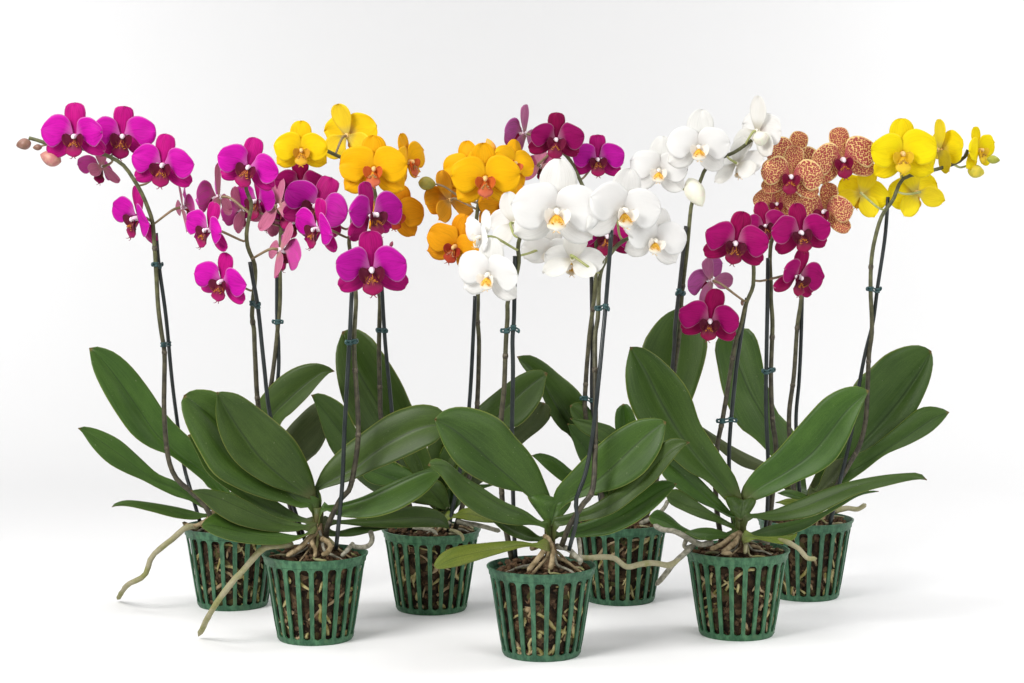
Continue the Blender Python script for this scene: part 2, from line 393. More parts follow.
# ------------------------------------------------------------------ net pot with its bark and roots
POT_H, POT_R, POT_B = .100, .0600, .0435
def pot_r(z): return POT_B + (POT_R - .0012 - POT_B) * min(1, z / POT_H) ** .92
def net_pot_mesh(rot):
    N, sub = 22, 8; cols = N * sub
    gap = .655
    z_lo, z_hi = .0065, .0892
    rows = [0.0, .003, z_lo] + [z_lo + (z_hi - z_lo) * i / 8 for i in range(1, 8)] + [z_hi, .0908, .0914, .0955, .0985, .100]
    bm = bmesh.new(); G = []
    for ri, z in enumerate(rows):
        row = []
        for c in range(cols):
            fr = (c % sub) / sub
            # columns 0..5 span the slot, 5..8 the slat
            th = (c // sub + (fr / (5 / 8) * gap if fr <= 5 / 8 else gap + (fr - 5 / 8) / (3 / 8) * (1 - gap))) / N * 2 * pi + rot
            zz = z; r = pot_r(z)
            t = abs(fr / (5 / 8) * 2 - 1) if fr <= 5 / 8 else 1.0
            if ri == len(rows) - 6: zz = z - .0030 * (1 - sqrt(max(0, 1 - t ** 4))) if fr <= 5 / 8 else z - .0030
            if ri == 2: zz = z + .0018 * t * t
            if z >= .0913: r = POT_R - .0012 + .0010 * (z - .0913) / .0087
            elif z >= .0905: r = pot_r(z) + .0002
            if z >= .0985: r += .0016
            if z <= .0005: r -= .0012
            row.append(bm.verts.new((r * cos(th), r * sin(th), zz)))
        G.append(row)
    for i in range(len(rows) - 1):
        for c in range(cols):
            if (c % sub) < 5 and 2 <= i < len(rows) - 6: continue
            bm.faces.new((G[i][c], G[i][(c + 1) % cols], G[i + 1][(c + 1) % cols], G[i + 1][c]))
    bot = [v for v in G[0]]
    cv = bm.verts.new((0, 0, .0015))
    for c in range(cols): bm.faces.new((bot[(c + 1) % cols], bot[c], cv))
    bm.normal_update()
    bmesh.ops.solidify(bm, geom=bm.faces[:], thickness=.0022)
    me = bpy.data.meshes.new('pot'); bm.to_mesh(me); bm.free()
    for p in me.polygons: p.use_smooth = True
    try: me.set_sharp_from_angle(angle=radians(38))
    except Exception: pass
    return me

def bark_fill(parent, seed):
    rng = random.Random(seed)
    mb = MB()
    cols, prof = 48, []
    for i in range(15):
        z = .004 + .086 * i / 14; prof.append((pot_r(z) - .0052, z))
    for i in range(1, 9):
        t = i / 8; prof.append(((POT_R - .005) * (1 - t), .090 + .010 * sin(t * pi / 2)))
    for i, (r, z) in enumerate(prof):
        for c in range(cols):
            a = 2 * pi * c / cols
            q = Vector((r * cos(a), r * sin(a), z))
            d = noise.noise(q * 110 + Vector((seed, 0, 0))) * .0028
            up = i >= 15
            rr = r + (d if not up else 0)
            if not up: rr = min(rr, pot_r(z) - .0030)
            mb.v.append(Vector((rr * cos(a), rr * sin(a), z + (d * 1.6 if up else 0))))
    for i in range(len(prof) - 1):
        for c in range(cols):
            a, b = i * cols + c, i * cols + (c + 1) % cols
            mb.f.append((a, b, b + cols, a + cols)); mb.m.append(0)
    for i in range(170):                                            # bark chips lying on top
        a = rng.uniform(0, 2 * pi); r = (POT_R - .008) * sqrt(rng.random())
        e = Matrix.Rotation(rng.uniform(0, 6), 3, 'X') @ Matrix.Rotation(rng.uniform(0, 6), 3, 'Z')
        s_ = rng.uniform(.0022, .0058)
        mb.blob((r * cos(a), r * sin(a), .0925 + .011 * (1 - r / POT_R) + rng.uniform(-.001, .0045)), s_, s_ * rng.uniform(.4, .8), s_ * rng.uniform(.25, .6), 1 if rng.random() < .55 else 2, e, 6, 4, .6)
    for i in range(150):                                            # bark chips against the pot wall
        a = rng.uniform(0, 2 * pi); z = rng.uniform(.008, .086); r = pot_r(z) - .0058
        e = Matrix.Rotation(a, 3, 'Z') @ Matrix.Rotation(rng.uniform(0, 6), 3, 'X')
        s_ = rng.uniform(.0025, .0075)
        mb.blob((r * cos(a), r * sin(a), z), .0022, s_, s_ * rng.uniform(.3, .7), 1 if rng.random() < .6 else 2, e, 6, 4, .5)
    o = mb.build('bark', [BARK, CHIP, CHIP_RED], parent, flat=False)
    rb = MB()
    for i in range(24):                                             # roots showing between the slats
        a = rng.uniform(0, 2 * pi); z = rng.uniform(.010, .080); pts = []
        da = rng.uniform(-.14, .14); dz = rng.choice((-1, 1)) * rng.uniform(.0015, .0060)
        wv = rng.uniform(0, 6)
        for q in range(9):
            zz = min(.085, max(.007, z)); r = pot_r(zz) - .0046 - .0012 * (0.5 + .5 * sin(q * .9 + wv))
            pts.append(Vector((r * cos(a), r * sin(a), zz)))
            a += da + .05 * sin(q + wv); z += dz + .0016 * sin(q * 1.3 + wv); 
        rr = rng.uniform(.0012, .0027)
        rb.tube(pts, lambda t, rr=rr: rr * (.75 + .25 * sin(pi * t)), 6, 0 if rng.random() < .6 else 1)
    for i in range(46):                                             # short cut and broken root ends pressed against the slats
        a = rng.uniform(0, 2 * pi); zz = rng.uniform(.008, .084); r = pot_r(zz) - .0042
        e = Matrix.Rotation(a, 3, 'Z') @ Matrix.Rotation(rng.gauss(0, .8), 3, 'X')
        rb.blob((r * cos(a), r * sin(a), zz), .0012, rng.uniform(.0013, .0034), rng.uniform(.0035, .0095), 0 if rng.random() < .65 else 1, e, 6, 5, .55)
    rb.build('root', [ROOT_IN, ROOT_IN_TAN], o)
    return o

# ------------------------------------------------------------------ leaves
CR = None            # where this plant's short stem stands in the picture: x, top, length
def leaf(parent, base, t, M, A, B, Y0, Y1, ka=.35, kb=-.7, bow=0.0, pale=False, under=False, bulge=.25, th=.0019):
    """loft between two edges and a midrib; ka, kb: how far each edge lies behind (+) or before (-) the midrib, per unit of width"""
    nv, half = 30, 6
    tip = M[-1]
    A = list(A); B = list(B)
    if (Vector(A[-1]) - Vector(tip)).length > 3: A.append(tip)
    else: A[-1] = tip
    if (Vector(B[-1]) - Vector(tip)).length > 3: B.append(tip)
    else: B[-1] = tip
    M, A, B = (tps(t, q) for q in (M, A, B))
    fwd = 0.0
    if CR:
        ax = Vector((CR[0], min(max(M[0][1], CR[1] - 4), CR[1] + CR[2]))); m0 = Vector(M[0])
        if 4 < (ax - m0).length < 60:
            side = 1 if m0.x > CR[0] else -1
            foot = Vector((CR[0] + side * 1.0, max(CR[1] + CR[2] * .85, ax.y + 4)))
            for E, sg in ((A, -1), (B, 1)):
                d = Vector(E[0]) - m0
                d = d.normalized() * min(9.0, max(6.5, d.length)) if d.length > .3 else Vector((0, 0))
                E.insert(0, tuple(ax.lerp(m0, .35) + d)); E.insert(0, tuple(foot + d * .55))
            fwd = .0045 + .0003 * max(0, ax.y - CR[1])
            M.insert(0, tuple(ax.lerp(m0, .35))); M.insert(0, tuple(foot))
    M2, A2, B2 = (catmull(q, nv) for q in (M, A, B))
    sd = random.random() * 100
    grid = []
    for i in range(nv):
        v = i / (nv - 1)
        Ym = Y0 + (Y1 - Y0) * v + bow * sin(pi * v) - fwd * max(0, 1 - v / .25)
        row = []
        for j in range(-half, half + 1):
            E, kk = (A2[i], ka) if j < 0 else (B2[i], kb)
            s_ = abs(j) / half
            q = M2[i].lerp(E, s_)
            wm = (E - M2[i]).length * Ym / FPX
            Y = Ym + (kk - .22 * min(1, v * 4)) * wm * s_ - (bulge + .05) * wm * s_ * (1 - s_)
            Y += .0016 * noise.noise(Vector((v * 3.2, s_ * (1.2 if j < 0 else -1.2), sd))) * min(1, v * 5)
            row.append(at(q.x, q.y, Y) - base)
        grid.append(row)
    ctr = grid[nv // 2][half] + base
    me = shell_mesh('leaf', grid, th, (ctr - Vector((0, 0, CAM_H))).normalized())
    top = LEAF_PALE if pale else LEAF
    return add_obj('leaf', me, parent, [LEAF_UNDER, top] if under else [top, LEAF_UNDER])

# ------------------------------------------------------------------ flowers
def loft_local(M, A, B, nv, half, yf):
    M2, A2, B2 = (catmull(q, nv) for q in (M, A, B))
    g = []
    for i in range(nv):
        v = i / (nv - 1); row = []
        for j in range(-half, half + 1):
            s_ = abs(j) / half
            q = M2[i].lerp(A2[i] if j < 0 else B2[i], s_)
            row.append(Vector((q.x, yf(v, j / half, q), q.y)))
        g.append(row)
    return g
BACK = Vector((0, 1, 0))
FCACHE = {}
def part_mesh(kind, var, part):
    key = (kind, var, part)
    if key in FCACHE: return FCACHE[key]
    rng = random.Random(str(key)); fm = FM[kind]
    big = kind in ('white', 'yellow', 'lemon', 'orange', 'amber')
    jit = lambda a: rng.uniform(-a, a)
    ph = rng.uniform(0, 6)
    if part in ('petal_r', 'petal_l'):
        fat = 1.10 if big else 1.0
        M = [(.06, .07), (.34, .16), (.66, .17), (1.0 + jit(.02), .14 + jit(.05))]
        if big:
            x0 = -.04 if kind == 'white' else .0
            A = [(.0, .08), (x0, .28), (x0 + .04, .47), (.17, .62 + jit(.02)), (.44, .665 + jit(.03)), (.75, .56 + jit(.03)), (.95, .36), M[-1]]
            B = [(.06, .0), (.18, -.06), (.32, -.22), (.49, -.355), (.68, -.37 + jit(.03)), (.88, -.24), (.985, -.05), M[-1]]
        else:
            A = [(.07, .12), (.12, .30), (.17, .48), (.35, .62 + jit(.02)), (.62, .59 + jit(.03)), (.88, .41 + jit(.02)), (.98, .27), M[-1]]
            B = [(.09, .05), (.24, .03), (.38, -.10), (.53, -.25), (.72, -.315 + jit(.03)), (.90, -.19), (.99, .0), M[-1]]
        cup = .05 if kind in ('magenta', 'violet', 'plum', 'crimson', 'lavender', 'spotted') else .04
        bend = jit(.10)
        A = [A[0]] + [(x + jit(.018), z + jit(.022)) for x, z in A[1:-1]] + [A[-1]]; B = [B[0]] + [(x + jit(.018), z + jit(.022)) for x, z in B[1:-1]] + [B[-1]]
        yf = lambda v, u, q: -.05 - .13 * sin(min(1, v * 1.05) * pi * .62) + cup * u * u * v + (.10 + bend) * v * v + .026 * sin(4.5 * v + 3.4 * u + ph) * v + .022 * sin(9 * u + 2 * ph) * v * v * abs(u)
        g = loft_local(M, A, B, 15, 7, yf)
        if part == 'petal_l': g = [[Vector((-p.x, p.y, p.z)) for p in r] for r in g]
        me = shell_mesh('petal', g, .018, BACK); mats = [fm['petal'], fm['back']]
    elif part == 'sepal_d':
        wd = .38 if big else .32
        tp_ = (1.05 if big else .985) + jit(.04) + (.08 if kind == 'white' else 0); wd += .03 if kind == 'white' else 0
        M = [(0, .0), (0, .4), (jit(.02), .75), (jit(.03), tp_)]
        A = [(-.08, .02), (-wd * .6, .25), (-wd * .93, .5), (-wd, .70), (-wd * .82, .90), (-wd * .42, tp_ - .02), M[-1]]
        B = [(-a[0], a[1]) for a in A[:-1]] + [M[-1]]
        yf = lambda v, u, q: .02 - .03 * sin(v * pi) - .05 * abs(u) * sin(v * pi) * -1 + (.06 + jit(.0)) * v * v + .03 * sin(4 * v + 3 * u + ph) * v
        me = shell_mesh('sepal', loft_local(M, A, B, 13, 5, yf), .018, BACK); mats = [fm['sepal'], fm['back_s']]
    elif part in ('sepal_r', 'sepal_l'):
        L = 1.06 if big else .99; wd = .36 if big else .29; ang = radians((-36 if big else -28) + jit(4)); ca, sa = cos(ang), sin(ang)
        rt = lambda x, y: (x * ca - y * sa, x * sa + y * ca)
        M = [rt(.02, 0), rt(.4, 0), rt(.75, .01), rt(L, .0 + jit(.03))]
        A = [rt(.02, .06), rt(.18, .16), rt(.40, wd * .95), rt(.66, wd * 1.02), rt(.90, wd * .72), rt(1.0, wd * .3), M[-1]]
        B = [rt(.02, -.06), rt(.18, -.16), rt(.40, -wd * .95), rt(.66, -wd), rt(.90, -wd * .72), rt(1.0, -wd * .3), M[-1]]
        yf = lambda v, u, q: .035 - .05 * sin(v * pi * .8) + .05 * u * u + .06 * v * v + .03 * sin(4 * v + 3 * u + ph) * v
        g = loft_local(M, A, B, 13, 5, yf)
        if part == 'sepal_l': g = [[Vector((-p.x, p.y, p.z)) for p in r] for r in g]
        me = shell_mesh('sepal', g, .018, BACK); mats = [fm['sepal'], fm['back_s']]
    elif part == 'lip':
        k = .84 if big or kind == 'spotted' else 1.0
        # mid lobe
        prof = [(-.05, -.08, .06), (-.12, -.18, .10), (-.20, -.24, .15), (-.32, -.28, .22), (-.45, -.30, .27), (-.56, -.29, .20), (-.64, -.26, .05)]
        if kind == 'white': prof = [(z * .80, y, w_ * .95) for z, y, w_ in prof]
        g = []
        for i, (z, y, wd) in enumerate(catmull(prof, 13)):
            g.append([Vector((wd * j / 5 * k, y + .10 * (abs(j) / 5) ** 2 * (1 if i < 8 else .6) * k - .02, z * k)) for j in range(-5, 6)])
        me0 = shell_mesh('lip', g, .02, Vector((0, 1, -.4)))
        bm = bmesh.new(); bm.from_mesh(me0)
        uvl = bm.loops.layers.uv.verify()
        def add(me_, mi):
            n0 = len(bm.faces); bm.from_mesh(me_)
            bm.faces.ensure_lookup_table()
            for f in bm.faces[n0:]: f.material_index = mi
            bpy.data.meshes.remove(me_)
        for f in bm.faces: f.material_index = 0
        for sx in (-1, 1):
            # side lobes standing up beside the column, curling in
            g = []
            for i in range(11):
                v = i / 10; wd = (.19 if big else .165) * sqrt(max(.02, 1 - (2 * v * .97 - .97) ** 2))
                row = []
                for j in range(-4, 5):
                    u = j / 4
                    row.append(Vector((sx * (.10 + .15 * v + .82 * wd * u) * k, -.13 - .13 * v - .55 * wd * u - .05 * u * u, (-.34 + .43 * v - .22 * wd * u) * k)))
                g.append(row)
            add(shell_mesh('side', g, .016, Vector((sx * .3, 1, 0))), 1)
            # tendrils at the tip of the lip
            kt = k * (.72 if kind == 'white' else .93); mb = MB(); mb.tube(catmull([(sx * .02, -.27, -.66 * kt), (sx * .05, -.28, -.72 * kt), (sx * .08, -.33, -.74 * kt), (sx * .09, -.37, -.72 * kt)], 8), lambda t: .018 * (1 - .7 * t), 5)
            m_ = bpy.data.meshes.new('x'); m_.from_pydata([tuple(q) for q in mb.v], [], mb.f); m_.uv_layers.new(name='UVMap'); smooth(m_)
            add(m_, 0)
            mb = MB()
            for q_ in range(4):
                mb.blob((sx * (.022 + .030 * q_ + jit(.012)), -.27 - .015 * q_, (-.20 - .035 * q_ + jit(.02)) * k), .015, .028, .036 + jit(.012), rot=Matrix.Rotation(sx * (.3 + .3 * q_), 3, 'Y'), nz=.5, nu=6, nv=4)
            m_ = bpy.data.meshes.new('x'); m_.from_pydata([tuple(q) for q in mb.v], [], mb.f); m_.uv_layers.new(name='UVMap'); smooth(m_)
            add(m_, 2)
        me = bpy.data.meshes.new('lip'); bm.to_mesh(me); bm.free(); bpy.data.meshes.remove(me0)
        mats = [fm['lip'], fm['side'], fm['callus']]
    elif part == 'column':
        mb = MB()
        mb.tube(catmull([(0, .10, 0), (0, -.05, 0), (0, -.16, .015), (0, -.25, .005)], 9), lambda t: .05 + .035 * sin(pi * min(1, t * .75 + .2)), 10)
        mb.blob((0, -.24, .005), .05 if kind == 'white' else .062, .06, .06 if kind == 'white' else .075, nu=10)
        me = bpy.data.meshes.new('flower'); me.from_pydata([tuple(q) for q in mb.v], [], mb.f); smooth(me)
        mats = [COLUMN_Y if kind in ('yellow', 'orange', 'amber', 'lemon') else COLUMN_W if kind == 'white' else COLUMN]
    for m in mats: me.materials.append(m)
    FCACHE[key] = me
    return me
def flower(parent, base, kind, pos, s, yaw, pitch, roll, rng, label=None):
    var = rng.randrange(4)
    f = bpy.data.objects.new('flower', part_mesh(kind, var, 'column')); COL.objects.link(f); f.parent = parent
    R = Matrix.Rotation(radians(yaw), 3, 'Z') @ Matrix.Rotation(radians(-pitch), 3, 'X') @ Matrix.Rotation(radians(roll), 3, 'Y')
    f.location = pos - base; f.rotation_euler = R.to_euler(); f.scale = (s, s, s)
    if label: f['label'] = label
    cup = radians(rng.uniform(6, 11) * (.5 if kind == 'white' else 1) if kind in ('white', 'yellow', 'lemon', 'orange', 'amber') else rng.uniform(8, 15))
    for part in ('petal_r', 'petal_l', 'sepal_d', 'sepal_r', 'sepal_l', 'lip'):
        nm = part.split('_')[0]
        o = bpy.data.objects.new(nm, part_mesh(kind, rng.randrange(4), part)); COL.objects.link(o); o.parent = f
        j = lambda a: radians(rng.uniform(-a, a))
        cz = {'petal_r': -cup, 'petal_l': cup}.get(part, 0) + j(5); cx = {'sepal_d': cup * .15}.get(part, 0) + j(4)
        o.rotation_euler = (cx, j(4), cz); q = rng.uniform(.96, 1.04)
        o.scale = (q, 1, q * rng.uniform(.97, 1.03))
    return f, R

# ------------------------------------------------------------------ whole plants
def potted(name_label, px, py, rot, group='potted orchids in green net pots'):
    """py: ground level at the pot's centre"""
    a = at(px, py, 1.0); t = CAM_H / (CAM_H - a.z)
    base = Vector((a.x * t, t, 0))
    root = bpy.data.objects.new('potted_orchid', None); COL.objects.link(root)
    root.empty_display_size = .05
    root.location = base; root['label'] = name_label; root['category'] = 'potted orchid'; root['group'] = group
    add_obj('pot', net_pot_mesh(rot), root, [POT])
    bark_fill(root, px)
    return root, base

def aerial(parent, base, t, pts, Ys, r, mat=None, r1=None, n=22):
    """an aerial root through picture points at given distances; Y 'g' puts that point on the floor"""
    P = []
    for p, Y in zip(tps(t, pts), Ys):
        if Y == 'g':
            a = at(p[0], p[1], 1.0); Y = (CAM_H - r * .9) / (CAM_H - a.z)
        P.append(at(p[0], p[1], Y) - base)
    mb = MB(); sd = random.random() * 99
    r1 = r1 or r * .85
    mb.tube(catmull([tuple(q) for q in P], n), lambda t_: (r + (r1 - r) * t_) * (1 if t_ < .94 else sqrt(max(.06, 1 - ((t_ - .94) / .06) ** 2))), 9, 0, wob=.22, seed=sd)
    return mb.build('aerial_root', [mat or ROOT], parent)

def interp_y(pts2, Yb, Yt):
    L = [0]
    for a, b in zip(pts2, pts2[1:]): L.append(L[-1] + math.hypot(b[0] - a[0], b[1] - a[1]))
    return [Yb + (Yt - Yb) * l / L[-1] for l in L]

def spike(parent, base, pts, Yb, Yt, flowers, buds=(), branches=(), stake=None, clips=(), stake_Y=None, green=False, black=False, seed=1, labels=None, twigs=()):
    """pts: stem in picture points from the base up; flowers: (tile, x, y, half span, kind, yaw, pitch, roll, dY)"""
    rng = random.Random(seed)
    Ys = Yb if isinstance(Yb, list) else interp_y(pts, Yb, Yt)
    P3 = [at(p[0], p[1], Y) for p, Y in zip(pts, Ys)]
    C = catmull([tuple(p) for p in P3], 60)
    mb = MB()
    mb.tube(C, lambda t: .0033 - .0011 * t, 9, 0, wob=.06)
    L = len(C)
    for q in (.20, .38, .58):                                  # nodes with their dry bracts
        i = int(q * L + rng.uniform(-2, 2)); d = (C[i + 1] - C[i]).normalized()
        mb.tube([C[i] - d * .003, C[i], C[i] + d * .003], lambda t: .0034 - .0005 * abs(t - .5) * 2, 9, 2)
    ped = 1 if not green else 3
    for fl in flowers:
        t, x, y, s_, kind, yaw, pitch, roll, dY = fl
        p2 = tp(t, (x, y)); sc = TILE[t][2]
        # depth of the stem near the flower
        k = min(range(L), key=lambda i: (C[i] - at(p2[0], p2[1], C[i].y)).length)
        Yf = C[k].y + dY
        pos = at(p2[0], p2[1], Yf); s_m = s_ / sc * Yf / FPX
        f, R = flower(parent, base, kind, pos, s_m, yaw + rng.uniform(-3, 3), pitch + rng.uniform(-3, 3), roll + rng.uniform(-3, 3), rng, (labels or {}).get(kind))
        back = R @ Vector((0, 1, 0))
        k = min(range(int(L * .45), L), key=lambda i: (C[i] - (pos + back * s_m * .4 - Vector((0, 0, .012)))).length)
        q0 = C[k]; q3 = pos + back * s_m * .05
        d = (q3 - q0).length
        mb.tube(catmull([tuple(q0), tuple(q0.lerp(q3, .35) + Vector((0, 0, -.12 * d)) + back * .25 * d), tuple(q3 + back * .28 * d + Vector((0, 0, -.04 * d))), tuple(q3)], 12), lambda t_: .00125 + .0005 * t_, 7, ped)
    for br in branches:
        t, bp, dY = br
        k = min(range(L), key=lambda i: (C[i] - at(*tp(t, bp[0]), C[i].y)).length)
        B3 = [at(*q, C[k].y + dY * i / max(1, len(bp) - 1)) for i, q in enumerate(tps(t, bp))]
        mb.tube(catmull([tuple(q) for q in B3], 14), lambda t_: .0016 - .0004 * t_, 7, ped)
    mb.build('flower_stem', [STEM, PEDICEL, NODE, PEDICEL_G], parent, base)
    for bd in buds:
        t, x, y, rx, ry, ang, kind, dY = bd
        p2 = tp(t, (x, y)); k = min(range(L), key=lambda i: (C[i] - at(p2[0], p2[1], C[i].y)).length)
        Yf = C[k].y + dY; c = at(p2[0], p2[1], Yf); m = Yf / FPX / TILE[t][2]
        b = MB(); rot = Matrix.Rotation(radians(ang), 3, 'Y') @ Matrix.Rotation(rng.uniform(-.4, .4), 3, 'X')
        nu, nv = 15, 12; R_ = ry * m; Lh = rx * m
        ph = rng.uniform(0, 6)
        for i in range(nv + 1):
            tt = i / nv; z = -Lh + 2 * Lh * tt
            rr = R_ * (sin(pi * tt) ** .62) * (1.08 - .3 * tt) if 0 < i < nv else R_ * .05
            for j in range(nu):
                a = 2 * pi * j / nu
                q = rr * (1 - .20 * max(0, cos(3 * a + ph)) ** 8)
                b.v.append(c + rot @ Vector((q * cos(a), q * sin(a), z)))
        for i in range(nv):
            for j in range(nu):
                a_, b_ = i * nu + j, i * nu + (j + 1) % nu
                b.f.append((a_, b_, b_ + nu, a_ + nu)); b.m.append(0)
        b.build('bud', [BUD[kind]], parent, base)
    if stake:
        sy = stake_Y if isinstance(stake_Y, list) else interp_y(stake, *(stake_Y or (Yb, Yt)))
        K = [at(p[0], p[1], Y) for p, Y in zip(stake, sy)]
        SC = catmull([tuple(p) for p in K], 40)
        sb = MB(); sb.tube(SC, .0024, 8, 0)
        so = sb.build('support_stake', [STAKE_BLACK if black else STAKE], parent, base)
        for cx, cy in clips:
            # a plastic clip: two collars and a hinge round the stem and the stake
            i = min(range(L), key=lambda i: abs(C[i].z - at(cx, cy, C[i].y).z))
            j = min(range(40), key=lambda j: abs(SC[j].z - C[i].z))
            a, b_ = C[i], SC[j].copy(); d = Vector((b_.x - a.x, b_.y - a.y, 0)); 
            cb = MB(); up = Vector((0, 0, 1))
            for q, rr in ((a, .0040), (b_, .0034)):
                for dz in (-.0018, .0018):
                    cb.tube([q + up * (dz - .0011), q + up * (dz - .0006), q + up * (dz + .0006), q + up * (dz + .0011)], lambda t_, rr=rr: rr * (.9 if t_ < .1 or t_ > .9 else 1), 10)
                cb.tube([q - up * .0026, q + up * .0026], rr * .88, 10)
            dn = d.normalized() if d.length > 1e-6 else Vector((1, 0, 0))
            e0, e1 = a - dn * .0062, b_ + dn * .0062
            e1.z = e0.z
            for dz in (-.0017, .0017):
                cb.tube([e0 + up * dz, a + up * dz + Vector((0, -.003, 0)), b_ + up * dz + Vector((0, -.003, 0)), e1 + up * dz], .0011, 6)
            cb.blob(e0, .0016, .002, .0028, nu=6, nv=4); cb.blob(e1, .0016, .002, .0028, nu=6, nv=4)
            cb.build('clip', [CLIP], so, base)
    return C

def crown(parent, base, px, py, Y, w=11, h=26, brown=True):
    """the short stem: overlapping sheathing leaf bases over a brown rootstock"""
    mb = MB()
    c = at(px, py, Y); m = Y / FPX
    mb.tube([c - Vector((0, 0, h * .95 * m)), c - Vector((0, 0, h * .5 * m)), c - Vector((0, 0, h * .15 * m))], lambda t: w * m * (.40 + .05 * t), 12, 0)
    if brown:
        zf = .094
        b = c + Vector((0, -.004, -h * .85 * m)); lo = Vector((b.x, b.y, zf))
        mb.tube(catmull([tuple(b + Vector((0, 0, .006))), tuple(b.lerp(lo, .5)), tuple(lo)], 8), lambda t: w * m * (.34 + .25 * t), 9, 1, wob=.6)
        for i in range(9):                                          # knobs and root stubs round its foot
            a_ = random.uniform(pi, 2 * pi); r_ = random.uniform(.25, 1.1) * w * m
            mb.blob(b.lerp(lo, random.uniform(.3, 1.0)) + Vector((cos(a_) * r_, sin(a_) * r_ * .8, 0)), random.uniform(.0018, .0036), .0026, random.uniform(.0022, .0052), 1, Matrix.Rotation(random.uniform(-1, 1), 3, 'Y'), 7, 5, .6)
    if brown:
        a0 = random.uniform(0, 1)
        for q in range(7):                                          # thin roots creeping over the bark
            a_ = a0 + pi * 1.02 + q * .93 * pi / 6 + random.uniform(-.12, .12); R_ = random.uniform(.034, .053)
            rr = random.uniform(.0011, .0020); pts = []
            ctr = Vector((lo.x, lo.y, 0))
            for e in range(7):
                t = e / 6; rad = .004 + (R_ - .004) * t; aa = a_ + .35 * sin(t * 4 + q) * t
                zz = (b.z - .004) * (1 - t) ** 2.2 + (1 - (1 - t) ** 2.2) * (.1035 - .006 * t) + .002 * sin(t * 9 + q * 2)
                pts.append(tuple(Vector((ctr.x + cos(aa) * rad, ctr.y + sin(aa) * rad, zz)) - base))
            # keep the run inside the rim
            pts = [tuple(Vector((p[0], p[1], 0)).normalized() * min(.0525, Vector((p[0], p[1], 0)).length) + Vector((0, 0, p[2]))) for p in pts]
            r_ = MB(); r_.tube(catmull(pts, 18), lambda t, rr=rr: rr * (1.1 - .35 * t), 7, 0, wob=.35, seed=q * 7.0)
            r_.build('aerial_root', [(ROOT, ROOT_GREY, ROOT_TAN)[q % 3]], parent)
    mb.build('crown', [CROWN, CROWN_BROWN], parent, base)

# ================================================================== 1: back left
CR = (232, 496, 24)
O, b = potted('leftmost potted orchid, arching magenta spray with brown buds, wavy root touching the floor', 233, 604.5, .1)
Y = b.y
leaf(O, b, 'T1', [(600, 645), (540, 570), (450, 512), (390, 460), (340, 410), (270, 310), (200, 210), (130, 120), (77, 72)],
     [(655, 660), (600, 600), (545, 520), (500, 450), (440, 395), (380, 330), (320, 240), (250, 150), (180, 90), (110, 66), (77, 72)],
     [(565, 642), (535, 605), (500, 575), (440, 527), (400, 500), (320, 470), (250, 420), (190, 340), (130, 240), (90, 150), (77, 75)], Y, Y - .01, .25, -.75)
leaf(O, b, 'T1', [(560, 712), (500, 672), (420, 634), (330, 595), (260, 545), (180, 485), (100, 430), (32, 393)],
     [(575, 705), (520, 660), (480, 636), (420, 603), (350, 573), (280, 510), (200, 440), (120, 400), (60, 386), (32, 393)],
     [(540, 716), (480, 683), (420, 665), (350, 632), (290, 600), (220, 570), (150, 530), (90, 470), (50, 412), (32, 393)], Y - .01, Y - .05, .5, -.6)
leaf(O, b, 'B1', [(440, 300), (360, 300), (300, 288), (200, 266), (120, 254), (47, 268)],
     [(440, 292), (410, 293), (360, 280), (300, 266), (200, 249), (110, 240), (60, 253), (47, 268)],
     [(440, 312), (415, 308), (380, 318), (300, 310), (200, 284), (120, 266), (60, 263), (47, 268)], Y - .02, Y - .08, 1.6, -1.2)
leaf(O, b, 'T2', [(-140, 720), (-60, 560), (0, 400), (80, 312), (150, 252), (210, 210), (258, 205)],
     [(-160, 700), (-110, 520), (-60, 350), (0, 265), (60, 212), (120, 182), (180, 172), (230, 184), (258, 205)],
     [(-110, 730), (-20, 600), (40, 420), (90, 368), (150, 308), (190, 260), (232, 216), (258, 205)], Y, Y - .02, .2, -.7)
leaf(O, b, 'T2', [(-80, 740), (20, 590), (110, 490), (200, 392), (240, 330)],
     [(-100, 720), (-20, 560), (65, 440), (110, 390), (165, 340), (220, 315), (240, 330)],
     [(-50, 750), (70, 650), (150, 565), (190, 530), (220, 480), (245, 400), (240, 330)], Y + .02, Y + .03, .6, .5, under=True)
crown(O, b, 228, 497, Y, 12, 26)
spike(O, b, [(212, 520), (205, 506), (189, 490), (177.5, 480), (170, 465), (166, 442), (164, 405), (164.5, 355), (161, 330), (158, 305), (156, 270), (154, 240), (152, 220), (143, 196), (134, 180), (125, 167), (116, 160), (100, 153), (84, 149), (67, 146), (51, 144), (42, 142), (34, 139), (29, 138)],
      Y - .05, Y - .08,
      [('F1', 327, 232, 165, 'magenta', -6, -4, 2, -.012), ('F1', 560, 232, 163, 'magenta', 8, -3, 0, .012), ('F1', 762, 375, 163, 'magenta', 2, -4, 3, -.02),
       ('F1', 455, 385, 118, 'magenta', -126, -22, -12, .035), ('F2', 140, 190, 162, 'magenta', -54, -8, 20, .02), ('F2', 365, 135, 142, 'magenta', 108, 8, -22, .02)],
      buds=[('F1', 68, 270, 40, 31, -100, 'brown', 0), ('F1', 137, 286, 23, 17, -95, 'brown', 0), ('F1', 203, 340, 54, 44, -70, 'pink', 0)],
      branches=[('F1', [(205, 268), (170, 275), (150, 283)], 0), ('F1', [(260, 285), (250, 310), (235, 325)], 0)],
      stake=[(200, 522), (190, 488), (184, 466), (178, 427), (172, 380), (166, 317), (159, 266), (156, 233)],
      stake_Y=[Y - .02, Y - .01, Y + .012, Y + .018, Y - .01, Y - .055, Y - .062, Y - .062], clips=[(157.5, 265), (166.5, 345)], seed=11)
